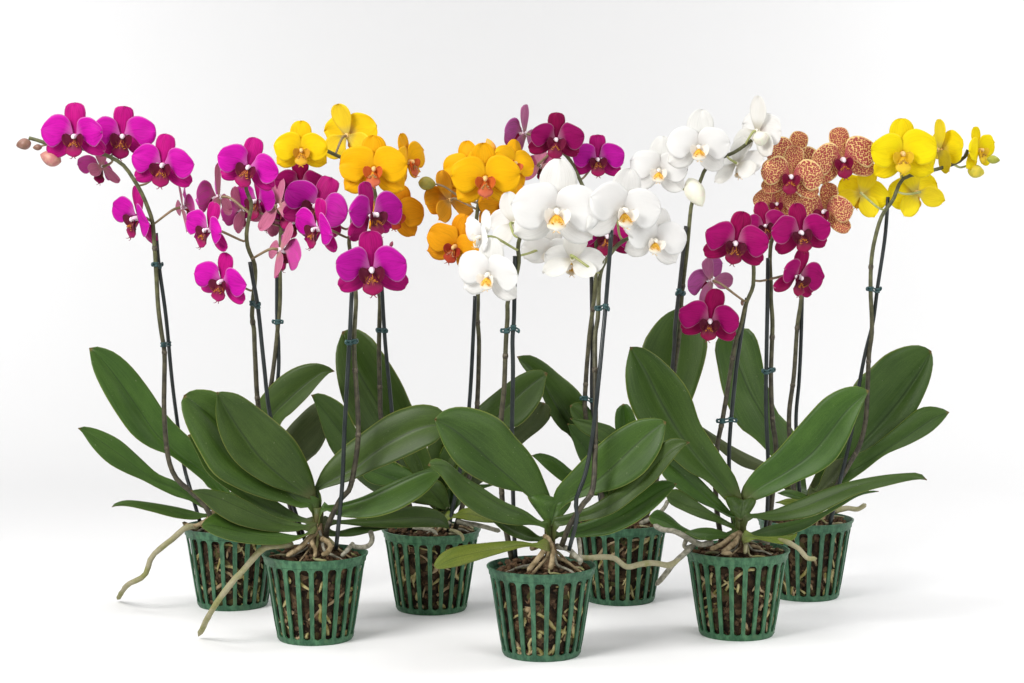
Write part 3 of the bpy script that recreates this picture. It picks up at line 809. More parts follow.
spike(O, b, [(243, 522), (255, 470), (266, 410), (271, 385), (275, 355), (277.5, 330), (280, 300), (280, 260), (282, 216), (290, 195), (298, 182)], Y + .01, Y - .03,
      [('F3', 500, 468, 128, 'plum', 5, -12, 5, .01), ('F3', 395, 580, 165, 'magenta', 138, -14, 18, -.01), ('F3', 290, 555, 145, 'violet', -35, -5, 5, .012), ('F3', 350, 625, 128, 'magenta', 146, -16, -34, .03), ('F4', 228, 262, 118, 'violet', -28, -6, 8, .02), ('F3', 212, 598, 130, 'magenta', -122, -8, 30, .02)],
      stake=[(252, 525), (266, 450), (277.5, 382), (278.5, 345), (277, 320), (277, 268)], stake_Y=(Y + .015, Y - .02), clips=[(279, 322)], seed=12,
      labels={'plum': 'dark plum flower half hidden behind the others'})
aerial(O, b, 'B1', [(390, 345), (345, 350), (290, 395), (210, 465), (180, 540), (110, 580), (70, 637)], [Y - .045, Y - .055, Y - .06, Y - .06, Y - .055, Y - .04, 'g'], .0036)
aerial(O, b, 'B1', [(455, 285), (425, 320), (370, 345), (330, 330)], [Y - .03, Y - .05, Y - .05, Y - .04], .0028, ROOT_TAN)

# ================================================================== 2: front left
CR = (317, 500, 28)
O, b = potted('magenta orchid in front left net pot, long straight pale root leaning out beside it', 315.5, 638, .5)
Y = b.y
leaf(O, b, 'B1', [(815, 322), (740, 300), (640, 255), (540, 190), (450, 110), (390, 30), (352, -20)],
     [(822, 312), (760, 280), (680, 225), (600, 165), (510, 80), (440, 10), (390, -30), (352, -20)],
     [(812, 330), (740, 322), (650, 282), (520, 203), (430, 132), (388, 52), (365, 8), (352, -20)], Y, Y - .035, .35, -.5)
leaf(O, b, 'T1', [(925, 690), (860, 640), (760, 560), (680, 480), (583, 365), (520, 310), (455, 262)],
     [(960, 660), (900, 560), (800, 450), (700, 350), (640, 290), (590, 250), (540, 238), (490, 240), (455, 262)],
     [(920, 712), (850, 690), (790, 678), (680, 638), (580, 580), (520, 490), (465, 380), (444, 300), (455, 262)], Y - .005, Y - .055, .3, -.6)
leaf(O, b, 'T1', [(975, 672), (900, 630), (830, 575), (760, 510), (700, 430), (640, 340), (588, 248)],
     [(985, 665), (975, 600), (945, 520), (900, 440), (840, 380), (760, 315), (680, 260), (620, 246), (588, 248)],
     [(970, 680), (900, 655), (800, 622), (700, 562), (640, 500), (600, 420), (583, 335), (588, 248)], Y - .012, Y - .07, .3, -.55)
leaf(O, b, 'B1', [(815, 347), (740, 338), (640, 305), (560, 270), (480, 235), (410, 212), (362, 203)],
     [(820, 338), (740, 318), (680, 297), (600, 250), (520, 213), (440, 197), (395, 196), (362, 203)],
     [(812, 358), (780, 366), (680, 366), (560, 341), (480, 302), (420, 252), (380, 215), (362, 203)], Y - .015, Y - .095, .75, -.75)
leaf(O, b, 'B1', [(800, 388), (700, 386), (600, 374), (500, 352), (440, 340), (402, 345)],
     [(805, 380), (700, 366), (600, 345), (520, 312), (470, 290), (425, 315), (402, 345)],
     [(790, 395), (740, 416), (650, 419), (540, 406), (460, 381), (420, 358), (402, 345)], Y - .022, Y - .10, .9, -.9)
leaf(O, b, 'T2', [(185, 678), (270, 630), (350, 588), (420, 530), (500, 480), (580, 440), (650, 422), (708, 425)],
     [(180, 665), (215, 590), (290, 510), (370, 450), (470, 380), (560, 345), (630, 338), (690, 362), (708, 425)],
     [(192, 684), (270, 658), (330, 640), (400, 606), (500, 566), (600, 520), (670, 482), (708, 425)], Y, Y - .015, .4, -.6)
leaf(O, b, 'B2', [(150, 312), (230, 300), (320, 270), (410, 225), (500, 183), (560, 165), (607, 172)],
     [(155, 300), (220, 288), (300, 262), (400, 213), (500, 172), (560, 152), (590, 152), (607, 172)],
     [(150, 322), (200, 345), (290, 352), (370, 341), (450, 311), (530, 261), (580, 212), (607, 172)], Y - .01, Y - .015, .5, -.9)
leaf(O, b, 'B2', [(190, 368), (300, 366), (420, 358), (520, 350), (600, 358), (640, 397)],
     [(190, 360), (300, 348), (400, 325), (480, 305), (560, 311), (620, 342), (640, 397)],
     [(195, 376), (300, 386), (420, 391), (520, 389), (600, 389), (640, 397)], Y + .01, Y + .05, .9, -.6)
leaf(O, b, 'B2', [(180, 412), (260, 402), (330, 396), (400, 392)], [(180, 404), (260, 388), (340, 384), (400, 392)], [(185, 425), (250, 424), (330, 407), (400, 392)], Y + .01, Y + .03, 1, -1)
crown(O, b, 318, 503, Y - .008, 13, 30)
spike(O, b, [(300, 535), (285, 490), (265, 430), (258, 405), (255, 355), (254, 330), (252, 317), (253, 300), (255, 280), (254.5, 264), (248, 248), (246.5, 234), (248.5, 220), (251.5, 204), (246.5, 191), (246, 180), (248, 170)],
      Y + .04, Y - .02,
      [('F3', 243, 385, 155, 'magenta', -4, -4, 14, -.025), ('F2', 495, 250, 145, 'magenta', -46, -6, 12, -.03), ('F2', 560, 505, 150, 'magenta', -24, -6, 12, -.035),
       ('F2', 852, 350, 160, 'magenta', 118, -16, -26, -.02), ('F2', 540, 85, 168, 'magenta', -104, -5, 8, .02)],
      stake=[(305, 540), (285, 480), (270, 415), (264, 365), (258, 308), (253, 280), (250, 262)], stake_Y=(Y + .03, Y - .02), clips=[(257, 305)], seed=21)
spike(O, b, [(326, 540), (328, 525), (340, 500), (349, 490), (354, 470), (358, 440), (357.5, 407), (354, 350), (355, 320), (356, 300), (354, 275), (349, 243), (351, 232), (352, 224), (352, 214)],
      [Y - .01, Y - .02, Y - .03, Y - .035, Y - .037, Y - .038, Y - .038, Y - .038, Y - .038, Y - .03, Y - .03, Y - .03, Y - .03, Y - .03, Y - .03], 0,
      [('F4', 607, 497, 190, 'violet', 1, -4, 0, -.035), ('F4', 345, 295, 162, 'magenta', -54, -4, 14, -.02), ('F4', 604, 225, 176, 'violet', 48, 4, -4, .0),
       ('F4', 335, 190, 178, 'violet', -14, 14, 22, .035)],
      buds=[('F4', 705, 370, 16, 10, 20, 'plum', .0), ('F4', 527, 345, 16, 12, 60, 'olive', .0)],
      stake=[(336, 549), (340, 510), (342.5, 480), (345, 420), (349.5, 340), (350.5, 320), (352, 288)], stake_Y=[Y - .03, Y - .042, Y - .047, Y - .047, Y - .045, Y - .045, Y - .04], clips=[(354, 342)], seed=22)
aerial(O, b, 'P', [(292, 545), (275, 546), (262, 549), (246, 567), (229, 586), (212, 610), (198.5, 636)], [Y - .03, Y - .045, Y - .058, Y - .065, Y - .06, Y - .05, 'g'], .0037)
aerial(O, b, 'B1', [(870, 370), (845, 385), (800, 430), (745, 465)], [Y - .012, Y - .028, Y - .038, Y - .048], .0034, ROOT_TAN)
aerial(O, b, 'B1', [(880, 395), (905, 402), (922, 425), (908, 452), (885, 458)], [Y - .02, Y - .04, Y - .045, Y - .046, Y - .044], .0033, ROOT_TAN)
aerial(O, b, 'B1', [(850, 380), (848, 410), (862, 440), (858, 470)], [Y - .02, Y - .035, Y - .042, Y - .05], .0028, ROOT_TAN)
aerial(O, b, 'B1', [(1010, 415), (990, 440), (965, 465)], [Y - .01, Y - .03, Y - .042], .0026, ROOT_GREY)
aerial(O, b, 'B2', [(322, 408), (328, 440), (310, 465), (270, 468), (245, 462)], [Y + .01, Y, Y - .01, Y - .015, Y - .02], .0032, ROOT_GREY)

# ================================================================== 3: back, left of centre
CR = (441, 498, 26)
O, b = potted('potted orchid with yellow and orange flowers, set back left of the white orchid', 431.5, 608.5, .2)
Y = b.y
leaf(O, b, 'T2', [(640, 720), (560, 560), (480, 420), (420, 320), (360, 220), (318, 120), (290, 45)],
     [(615, 720), (480, 600), (400, 500), (350, 440), (320, 390), (290, 320), (270, 240), (262, 170), (266, 110), (290, 45)],
     [(660, 720), (625, 500), (600, 410), (565, 340), (530, 260), (490, 190), (450, 130), (410, 75), (360, 40), (320, 34), (290, 45)], Y + .02, Y + .06, -.2, -.45)
leaf(O, b, 'T2', [(640, 730), (480, 640), (370, 545), (300, 470), (230, 380), (165, 300)],
     [(660, 710), (520, 580), (410, 520), (340, 430), (300, 350), (250, 312), (200, 293), (165, 300)],
     [(620, 740), (440, 700), (320, 610), (255, 535), (230, 490), (205, 420), (185, 350), (165, 300)], Y + .005, Y - .03, -.9, .9)
leaf(O, b, 'T2', [(650, 700), (560, 655), (490, 635), (430, 612), (372, 590)],
     [(650, 680), (580, 610), (500, 570), (430, 555), (372, 590)], [(640, 712), (540, 668), (470, 664), (410, 655), (372, 625), (372, 590)], Y - .01, Y - .05, .5, -.5)
leaf(O, b, 'T2', [(640, 700), (620, 630), (600, 570), (570, 510), (545, 470)], [(625, 700), (580, 630), (540, 570), (520, 510), (545, 470)], [(655, 700), (655, 630), (645, 560), (610, 490), (545, 470)], Y - .01, Y - .03, -.3, -.3)
leaf(O, b, 'T2', [(655, 700), (680, 600), (700, 520), (730, 440), (770, 380)], [(640, 690), (625, 590), (630, 510), (680, 420), (770, 380)], [(675, 700), (725, 620), (760, 540), (780, 450), (770, 380)], Y, Y + .02, -.3, -.4)
leaf(O, b, 'T3', [(50, 640), (130, 500), (210, 400), (300, 312), (360, 252), (430, 190), (510, 132)],
     [(30, 630), (80, 450), (150, 350), (235, 265), (300, 210), (380, 150), (440, 122), (490, 120), (510, 132)],
     [(70, 640), (190, 520), (290, 420), (350, 360), (400, 340), (450, 290), (490, 225), (500, 170), (510, 132)], Y + .01, Y + .0, .3, -.6)
leaf(O, b, 'T3', [(100, 650), (260, 500), (390, 390), (450, 330), (495, 250)],
     [(90, 620), (230, 460), (340, 380), (400, 330), (450, 265), (480, 245), (495, 250)],
     [(120, 660), (300, 530), (410, 415), (490, 350), (525, 300), (515, 262), (495, 250)], Y + .02, Y + .03, .3, .5, under=True)
leaf(O, b, 'B2', [(655, 345), (710, 335), (770, 350), (850, 372)], [(660, 335), (690, 315), (740, 312), (800, 335), (850, 372)], [(655, 352), (710, 362), (780, 370), (850, 372)], Y - .02, Y - .07, .8, -.6, pale=True)
leaf(O, b, 'B2', [(640, 330), (680, 270), (730, 235), (830, 215)], [(630, 325), (665, 255), (720, 222), (830, 215)], [(650, 330), (700, 278), (760, 240), (830, 215)], Y, Y + .02, .5, -.5)
leaf(O, b, 'B2', [(640, 300), (650, 220), (690, 178), (760, 195)], [(625, 290), (625, 200), (680, 160), (760, 195)], [(650, 300), (675, 230), (710, 200), (760, 195)], Y + .01, Y + .03, .3, -.5)
leaf(O, b, 'B2', [(630, 320), (590, 270), (560, 235), (520, 215)], [(640, 310), (625, 240), (590, 200), (520, 215)], [(620, 325), (560, 300), (510, 290), (480, 285), (520, 215)], Y - .01, Y - .03, .4, -.5)
crown(O, b, 441, 500, Y - .005, 13, 26)
spike(O, b, [(416, 530), (408, 500), (399, 470), (388, 440), (381, 418), (380, 395), (379, 350), (379.5, 320), (380, 300), (378, 260), (377, 220), (375, 193), (368, 174), (355, 163), (340, 157), (325, 150), (316, 147)], Y - .02, Y - .04,
      [('F3', 505, 300, 140, 'yellow', 4, -4, 2, -.02), ('F3', 735, 225, 155, 'yellow', 152, 14, 8, .03), ('F3', 868, 395, 168, 'orange', 2, -4, 2, -.04),
       ('F5', 38, 335, 135, 'orange', 62, 4, -14, .02), ('F4', 730, 222, 142, 'amber', 12, -6, 10, .03)],
      stake=[(410, 530), (401, 477), (396, 460), (391.7, 410), (386, 352), (383.7, 320), (382, 290), (380, 260)], stake_Y=(Y - .025, Y - .045), clips=[(381.7, 332)], seed=31,
      labels={'amber': 'dark amber flower with deep red lip', 'yellow': 'clear yellow flower at the end of the spray', 'orange': 'deep orange yellow flower with red lip'})
spike(O, b, [(455, 530), (464, 500), (472, 460), (477, 408), (479, 345), (477.5, 320), (478, 300), (477, 260), (476, 230), (477, 214), (479.5, 198), (484, 180), (494, 170)], Y - .02, Y - .04,
      [('F5', 425, 415, 172, 'orange', -2, -6, -4, -.04), ('F5', 560, 345, 125, 'orange', 40, 10, 20, .02), ('F5', 345, 370, 130, 'orange', -12, 4, -8, .03),
       ('F5', 245, 525, 145, 'amber', -135, -14, 8, .015), ('F6', 180, 330, 155, 'amber', -22, -8, 26, -.01), ('F6', 415, 120, 145, 'amber', 26, -8, -4, .015)],
      buds=[('F5', 135, 441, 45, 37, 97, 'olive', 0), ('F5', 452, 258, 45, 26, -25, 'orange', .02)],
      branches=[('P', [(478, 203), (462, 198), (445, 187), (436, 184)], 0)],
      stake=[(448, 532), (460, 470), (469, 408), (474, 320), (475, 296)], stake_Y=(Y - .03, Y - .045), seed=32,
      labels={'amber': 'dark amber flower with deep red lip', 'orange': 'bright orange yellow flower with red lip'})
aerial(O, b, 'B2', [(640, 370), (600, 372), (535, 386), (490, 388), (560, 398), (590, 418)], [Y - .03, Y - .04, Y - .05, Y - .052, Y - .055, Y - .06], .0028, ROOT_GREY)
aerial(O, b, 'B2', [(640, 400), (670, 408), (690, 425), (692, 445)], [Y - .03, Y - .055, Y - .06, Y - .062], .0023)
aerial(O, b, 'B2', [(670, 365), (700, 372), (760, 382), (842, 405)], [Y - .03, Y - .035, Y - .04, Y - .04], .0033, ROOT_GREY)

# ================================================================== 4: front centre
CR = (551, 516, 28)
O, b = potted('foremost potted orchid, large white flowers, yellowing leaf hanging low over its pot', 541.5, 653.5, .0)
Y = b.y
leaf(O, b, 'B3', [(475, 395), (420, 378), (360, 350), (300, 312), (235, 275)], [(480, 385), (430, 350), (360, 320), (300, 290), (235, 275)], [(470, 405), (420, 402), (350, 375), (295, 330), (235, 275)], Y + .01, Y - .03, .7, -.7)
leaf(O, b, 'T3', [(535, 700), (500, 665), (440, 625), (380, 570), (300, 500), (220, 430), (140, 362), (58, 316)],
     [(540, 690), (525, 635), (500, 570), (470, 500), (430, 440), (380, 385), (330, 325), (270, 290), (200, 270), (140, 268), (90, 285), (58, 316)],
     [(520, 720), (480, 690), (445, 645), (415, 608), (370, 603), (300, 585), (220, 550), (150, 500), (100, 430), (75, 370), (58, 316)], Y - .005, Y - .06, .3, -.6)
leaf(O, b, 'B3', [(480, 335), (420, 300), (340, 268), (260, 222), (180, 165), (110, 105), (32, 100)],
     [(485, 325), (420, 282), (330, 242), (250, 190), (170, 140), (110, 88), (65, 73), (38, 84), (32, 100)],
     [(478, 345), (440, 340), (380, 341), (300, 326), (220, 290), (150, 230), (80, 140), (45, 112), (32, 100)], Y - .012, Y - .08, .55, -.65)
leaf(O, b, 'B3', [(460, 420), (400, 420), (330, 432), (220, 452), (130, 475), (57, 513)],
     [(460, 412), (400, 404), (340, 404), (250, 412), (150, 425), (90, 450), (58, 490), (57, 513)],
     [(460, 428), (430, 424), (380, 436), (300, 460), (220, 485), (150, 505), (90, 515), (57, 513)], Y - .03, Y - .085, .9, -.5, pale=True)
leaf(O, b, 'T3', [(545, 675), (620, 622), (700, 570), (780, 500), (850, 432), (920, 370), (985, 328)],
     [(530, 650), (545, 595), (620, 510), (700, 430), (780, 365), (860, 322), (930, 312), (970, 318), (985, 328)],
     [(550, 690), (600, 646), (700, 615), (800, 590), (880, 545), (930, 490), (968, 420), (985, 328)], Y - .005, Y - .045, .35, -.55)
leaf(O, b, 'P', [(560, 522), (595, 513), (630, 492), (655, 466), (672, 450), (689.5, 442.5)],
     [(560, 516), (590, 506), (620, 486), (645, 462), (664, 442), (677, 438), (689.5, 442.5)],
     [(562, 526), (580, 521), (600, 518), (617, 511), (637, 496), (655, 481), (670, 463), (682, 448), (689.5, 442.5)], Y - .015, Y - .06, .45, -.6)
leaf(O, b, 'B3', [(555, 380), (620, 372), (700, 350), (800, 305), (900, 245), (970, 200), (1027, 175)],
     [(555, 370), (620, 340), (700, 312), (780, 260), (860, 210), (920, 175), (980, 160), (1027, 175)],
     [(555, 388), (600, 391), (680, 386), (760, 376), (860, 331), (940, 271), (1005, 205), (1027, 175)], Y - .005, Y - .03, .6, -.7)
leaf(O, b, 'B3', [(520, 345), (535, 300), (545, 260), (560, 235)], [(510, 340), (470, 290), (430, 225), (480, 215), (560, 235)], [(530, 345), (565, 310), (600, 265), (600, 240), (560, 235)], Y - .02, Y - .012, .3, .3, bulge=.5)
crown(O, b, 550, 522, Y - .012, 13, 28)
spike(O, b, [(512, 560), (508, 540), (503, 510), (501, 470), (501, 422), (504, 390), (506, 340), (507.6, 317), (508, 300), (516, 276), (519, 260), (518, 246), (523, 230), (535, 212), (548, 203)], Y + .035, Y + .0,
      [('F6', 680, 155, 228, 'white', 2, -8, 0, -.03), ('F6', 345, 470, 165, 'white', -24, -10, 10, -.05), ('F6', 310, 285, 130, 'white', -66, -6, 22, -.03),
       ('F6', 655, 350, 150, 'white', -12, -38, 6, .03), ('F6', 470, 215, 140, 'white', 158, 0, 10, .035)],
      stake=[(516, 560), (514.5, 540), (513, 490), (512, 435), (513, 372), (512.5, 340), (514, 317), (515, 256)], stake_Y=(Y + .03, Y + .005), clips=[(509, 331)], green=True, seed=41)
spike(O, b, [(562, 545), (570, 525), (582.5, 505), (592.5, 490), (595, 452), (595.5, 402), (595, 340), (598, 317), (599, 285), (602, 268), (609, 256), (620, 243), (634, 236)],
      [Y - .025, Y - .04, Y - .055, Y - .055, Y - .045, Y - .04, Y - .02, Y - .01, Y, Y, Y, Y, Y], 0,
      [('F8', 162, 600, 200, 'white', 24, -6, 6, -.02), ('P', 655, 240, 30.5, 'white', 10, -8, 10, .0), ('F6', 762, 400, 150, 'white', 172, -40, -4, .0)],
      stake=[(569, 550), (577, 518), (576, 500), (585, 475), (592.5, 437), (599, 377), (602.5, 340), (605.5, 308), (608.5, 270), (611.5, 230)],
      stake_Y=[Y - .035, Y - .05, Y - .055, Y - .052, Y - .046, Y - .04, Y - .03, Y - .02, Y - .02, Y - .02], clips=[(602.5, 311)], green=True, seed=42)
aerial(O, b, 'B3', [(500, 385), (515, 405), (490, 450), (430, 525)], [Y - .02, Y - .03, Y - .045, Y - .052], .0033, ROOT_TAN)
aerial(O, b, 'B3', [(515, 400), (530, 440), (528, 480), (522, 520)], [Y - .025, Y - .038, Y - .046, Y - .052], .0031, ROOT_TAN)
aerial(O, b, 'B3', [(505, 400), (470, 425), (440, 435)], [Y - .015, Y - .02, Y - .025], .0032, ROOT_TAN)
aerial(O, b, 'B3', [(545, 425), (590, 435), (625, 465), (650, 490)], [Y - .015, Y - .025, Y - .035, Y - .038], .0034, ROOT_GREY)
aerial(O, b, 'B3', [(635, 395), (640, 440), (640, 500)], [Y - .0, Y - .015, Y - .03], .0024, ROOT_GREY)
aerial(O, b, 'P', [(570, 556), (585, 558), (600, 557), (614, 558), (627, 567), (641, 564), (655, 563), (668, 565), (680, 559)], [Y - .01, Y - .005, Y + .005, Y + .01, Y + .015, Y + .02, Y + .03, Y + .035, Y + .04], .0030, None, .0034, 34)

# ================================================================== 5: back, right of centre
CR = (622, 498, 26)
O, b = potted('plum and white orchid, its pot half hidden behind the foremost white orchid', 620, 599.5, .35)
Y = b.y
leaf(O, b, 'T3', [(800, 650), (720, 520), (650, 420), (600, 350), (555, 280), (500, 185), (450, 120), (388, 66)],
     [(820, 640), (760, 460), (710, 350), (680, 285), (650, 225), (610, 180), (560, 140), (500, 90), (440, 60), (388, 66)],
     [(780, 660), (690, 540), (630, 440), (600, 383), (565, 358), (525, 305), (485, 215), (440, 145), (405, 100), (388, 66)], Y, Y - .02, .2, -.7)
leaf(O, b, 'T3', [(780, 640), (730, 470), (690, 370), (650, 310), (600, 262)], [(800, 640), (760, 450), (720, 370), (700, 310), (670, 265), (630, 248), (600, 262)], [(765, 640), (700, 470), (650, 370), (605, 300), (600, 262)], Y - .01, Y - .04, .4, -.6)
leaf(O, b, 'T3', [(800, 660), (720, 520), (660, 430), (620, 380), (590, 335)], [(815, 650), (760, 480), (710, 390), (650, 348), (590, 335)], [(785, 660), (700, 560), (640, 480), (610, 400), (590, 335)], Y - .005, Y - .05, -.8, .8)
leaf(O, b, 'T3', [(830, 600), (800, 450), (760, 380), (690, 342), (600, 314)], [(850, 600), (830, 430), (780, 355), (720, 330), (660, 318), (600, 314)], [(810, 610), (770, 470), (720, 405), (680, 386), (640, 360), (600, 314)], Y - .02, Y - .06, .6, -.5)
leaf(O, b, 'T4', [(110, 750), (110, 620), (100, 520), (92, 415)], [(95, 750), (75, 600), (60, 500), (65, 440), (92, 415)], [(125, 750), (160, 600), (150, 500), (120, 425), (92, 415)], Y - .01, Y - .02, -.3, -.4)
leaf(O, b, 'T4', [(130, 800), (220, 600), (270, 420), (300, 250), (315, 130), (335, 24)],
     [(110, 800), (170, 580), (170, 420), (160, 300), (170, 185), (190, 140), (230, 85), (275, 48), (335, 24)],
     [(150, 800), (290, 590), (370, 395), (400, 310), (420, 240), (430, 170), (415, 90), (380, 40), (335, 24)], Y + .02, Y + .05, -.25, -.35)
leaf(O, b, 'T3', [(680, 610), (620, 560), (560, 505), (510, 470), (446, 462)], [(690, 600), (650, 550), (605, 520), (570, 490), (530, 465), (480, 452), (446, 462)], [(670, 620), (610, 590), (560, 560), (510, 520), (470, 482), (446, 462)], Y - .01, Y - .05, .5, -.6)
crown(O, b, 622, 500, Y, 13, 26)
spike(O, b, [(612, 530), (603, 500), (592, 460), (586, 420), (585, 397), (589, 340), (594, 300), (596, 270), (596, 240), (590, 205), (580, 180), (570, 160), (560, 150), (550, 143)], Y - .03, Y - .05,
      [('F5', 777, 222, 140, 'plum', 2, -4, 2, -.03), ('F5', 620, 190, 145, 'lavender', -118, 6, 16, .02), ('F7', 286, 297, 132, 'violet', 6, -4, 2, -.0),
       ('F5', 700, 355, 105, 'crimson', 165, -20, 10, .01), ('P', 606, 235, 31, 'crimson', 6, -16, 4, .0)],
      stake=[(604, 530), (598, 480), (592, 402), (592.5, 340), (592, 317), (591, 246)], stake_Y=(Y - .025, Y - .04), clips=[(589, 398)], black=True, seed=51,
      labels={'plum': 'dark plum red flower', 'violet': 'bright violet purple flower', 'lavender': 'pale lavender pink flower seen from the side'})
spike(O, b, [(640, 530), (652, 500), (664, 440), (674, 372), (679, 337), (682, 295), (687, 250), (691, 208), (695, 195), (700, 182), (706, 168), (716, 160), (735, 152), (752, 140)], Y - .01, Y - .05,
      [('F8', 540, 285, 160, 'white', 0, -6, 2, -.03), ('F8', 345, 400, 145, 'white', -6, -6, 4, -.0), ('F8', 735, 370, 138, 'white', 140, -30, 10, .0), ('F8', 835, 205, 155, 'white', 128, 0, -8, .0)],
      buds=[('F8', 525, 510, 82, 54, 155, 'cream', .0), ('F8', 853, 240, 42, 40, 80, 'cream', -.02)],
      stake=[(632, 532), (650, 490), (668, 400), (674, 350), (675, 327), (679, 290), (686, 226)], stake_Y=(Y - .015, Y - .045), clips=[(682, 290)], black=True, green=True, seed=52,
      labels={'white': 'small white flower with yellow throat'})
aerial(O, b, 'P', [(640, 524), (655, 516), (664, 508), (668, 500)], [Y - .03, Y - .035, Y - .03, Y - .02], .0030, ROOT_GREY)

# ================================================================== 6: front right
CR = (741, 506, 30)
O, b = potted('crimson orchid in front right net pot, long flat leaf stretching out to the right', 736.5, 633.5, .25)
Y = b.y
leaf(O, b, 'B4', [(530, 345), (470, 305), (400, 245), (330, 180), (262, 122)], [(535, 335), (480, 278), (430, 225), (370, 165), (330, 135), (280, 112), (262, 122)], [(520, 350), (460, 318), (400, 291), (320, 241), (262, 195), (245, 160), (262, 122)], Y + .01, Y - .02, .1, -.5)
leaf(O, b, 'B4', [(535, 385), (470, 348), (400, 320), (330, 295), (262, 260)], [(535, 375), (500, 358), (430, 315), (370, 272), (305, 235), (262, 260)], [(530, 395), (470, 372), (400, 352), (330, 322), (280, 295), (262, 260)], Y, Y - .035, .6, -.6)
leaf(O, b, 'B4', [(480, 425), (400, 425), (330, 400), (260, 365), (195, 345)], [(480, 418), (400, 414), (330, 385), (280, 343), (230, 318), (195, 345)], [(480, 432), (400, 440), (320, 422), (260, 402), (205, 372), (195, 345)], Y + .02, Y + .005, .7, -.7)
leaf(O, b, 'B4', [(520, 420), (450, 415), (400, 410), (340, 408)], [(520, 412), (450, 392), (395, 392), (340, 408)], [(520, 428), (450, 440), (400, 436), (340, 408)], Y - .01, Y - .05, .9, -.9)
leaf(O, b, 'T4', [(560, 825), (500, 752), (400, 640), (310, 520), (240, 400), (180, 280), (120, 188)],
     [(572, 812), (560, 760), (540, 705), (510, 660), (450, 570), (400, 490), (370, 400), (340, 340), (290, 280), (230, 225), (170, 190), (120, 188)],
     [(540, 835), (500, 800), (430, 728), (360, 690), (300, 642), (210, 560), (150, 480), (115, 400), (102, 320), (104, 260), (120, 188)], Y - .005, Y - .04, -.1, -.5)
leaf(O, b, 'T5', [(132, 685), (200, 630), (300, 572), (400, 500), (470, 420), (545, 325), (635, 243)],
     [(122, 675), (130, 630), (180, 560), (260, 490), (330, 410), (400, 330), (460, 270), (530, 233), (590, 225), (635, 243)],
     [(140, 692), (200, 676), (280, 641), (350, 606), (430, 571), (500, 520), (550, 440), (592, 340), (620, 275), (635, 243)], Y - .005, Y - .045, .3, -.6)
leaf(O, b, 'B5', [(160, 382), (230, 362), (310, 345), (400, 318), (500, 272), (590, 222), (675, 205)],
     [(160, 370), (230, 345), (320, 325), (420, 302), (500, 262), (590, 215), (640, 202), (675, 205)],
     [(160, 390), (230, 388), (310, 380), (390, 350), (450, 310), (520, 266), (600, 223), (675, 205)], Y + .0, Y + .0, .8, -.8)
leaf(O, b, 'B5', [(170, 302), (250, 297), (350, 275), (450, 235), (560, 190), (680, 160), (790, 143), (868, 160)],
     [(165, 295), (250, 280), (350, 240), (450, 200), (560, 165), (680, 142), (780, 132), (840, 133), (868, 160)],
     [(175, 312), (260, 323), (350, 316), (420, 301), (500, 261), (600, 212), (720, 180), (800, 162), (850, 157), (868, 160)], Y - .012, Y - .06, .95, -.6)
leaf(O, b, 'B5', [(180, 388), (250, 396), (310, 396), (348, 372)], [(180, 382), (250, 386), (310, 382), (348, 372)], [(185, 396), (240, 408), (300, 414), (340, 392), (348, 372)], Y - .03, Y - .03, .8, -.8, pale=True)
leaf(O, b, 'B4', [(560, 360), (565, 330), (570, 300), (572, 280)], [(548, 355), (520, 320), (500, 270), (530, 265), (572, 280)], [(572, 360), (605, 325), (625, 285), (610, 270), (572, 280)], Y - .02, Y - .01, .3, .3, bulge=.5)
crown(O, b, 741, 512, Y - .01, 13, 30)
spike(O, b, [(722, 545), (716, 500), (717, 450), (722.5, 420), (730, 375), (735, 345), (741, 325), (746, 304), (752, 290), (753.5, 282), (753.5, 265), (750, 250), (742, 240)], Y + .03, Y - .01,
      [('F9', 326, 265, 165, 'crimson', -2, -4, 10, -.02), ('P', 710, 321, 31, 'crimson', -2, -4, 8, -.02), ('F9', 205, 450, 142, 'lavender', -136, 10, 25, .02), ('F9', 635, 432, 148, 'crimson', 32, -14, 6, -.01)],
      buds=[('F9', 360, 560, 18, 9, 0, 'brown', 0)],
      stake=[(735, 545), (729, 460), (735, 380), (740, 342), (747, 298)], stake_Y=(Y + .03, Y - .0), clips=[(727.5, 422)], seed=61,
      labels={'lavender': 'pale lavender flower turned away', 'crimson': 'deep crimson magenta flower'})
spike(O, b, [(768, 530), (772, 500), (776, 450), (772.5, 420), (771, 375), (772.5, 325), (771, 300), (771, 286), (770, 259), (772, 240), (780, 225), (790, 217)], Y + .04, Y + .0,
      [('F9', 652, 212, 152, 'crimson', 6, -4, -12, -.03), ('F9', 475, 180, 115, 'crimson', -6, 2, -14, .02)],
      stake=[(765, 532), (767.5, 507), (768, 460), (766, 400), (767.5, 300), (768, 258)], stake_Y=(Y + .035, Y - .0), clips=[(768.5, 367.5)], seed=62)
aerial(O, b, 'B4', [(450, 450), (400, 458), (350, 432), (300, 405), (250, 398), (215, 378)], [Y - .03, Y - .035, Y - .03, Y - .025, Y - .02, Y - .01], .0036, ROOT_GREY)
aerial(O, b, 'B4', [(375, 462), (335, 495), (290, 540), (255, 585), (222, 622)], [Y - .02, Y - .03, Y - .035, Y - .035, Y - .03], .0034, ROOT_GREY)
aerial(O, b, 'B4', [(345, 440), (338, 460), (345, 470), (375, 462)], [Y - .02, Y - .022, Y - .022, Y - .02], .0028, ROOT_GREY)
aerial(O, b, 'B4', [(560, 410), (530, 425), (490, 455), (440, 478)], [Y - .015, Y - .028, Y - .04, Y - .05], .0031, ROOT_TAN)
aerial(O, b, 'B4', [(562, 412), (545, 445), (510, 475), (490, 490), (530, 495)], [Y - .018, Y - .035, Y - .048, Y - .052, Y - .052], .0034, ROOT_TAN)
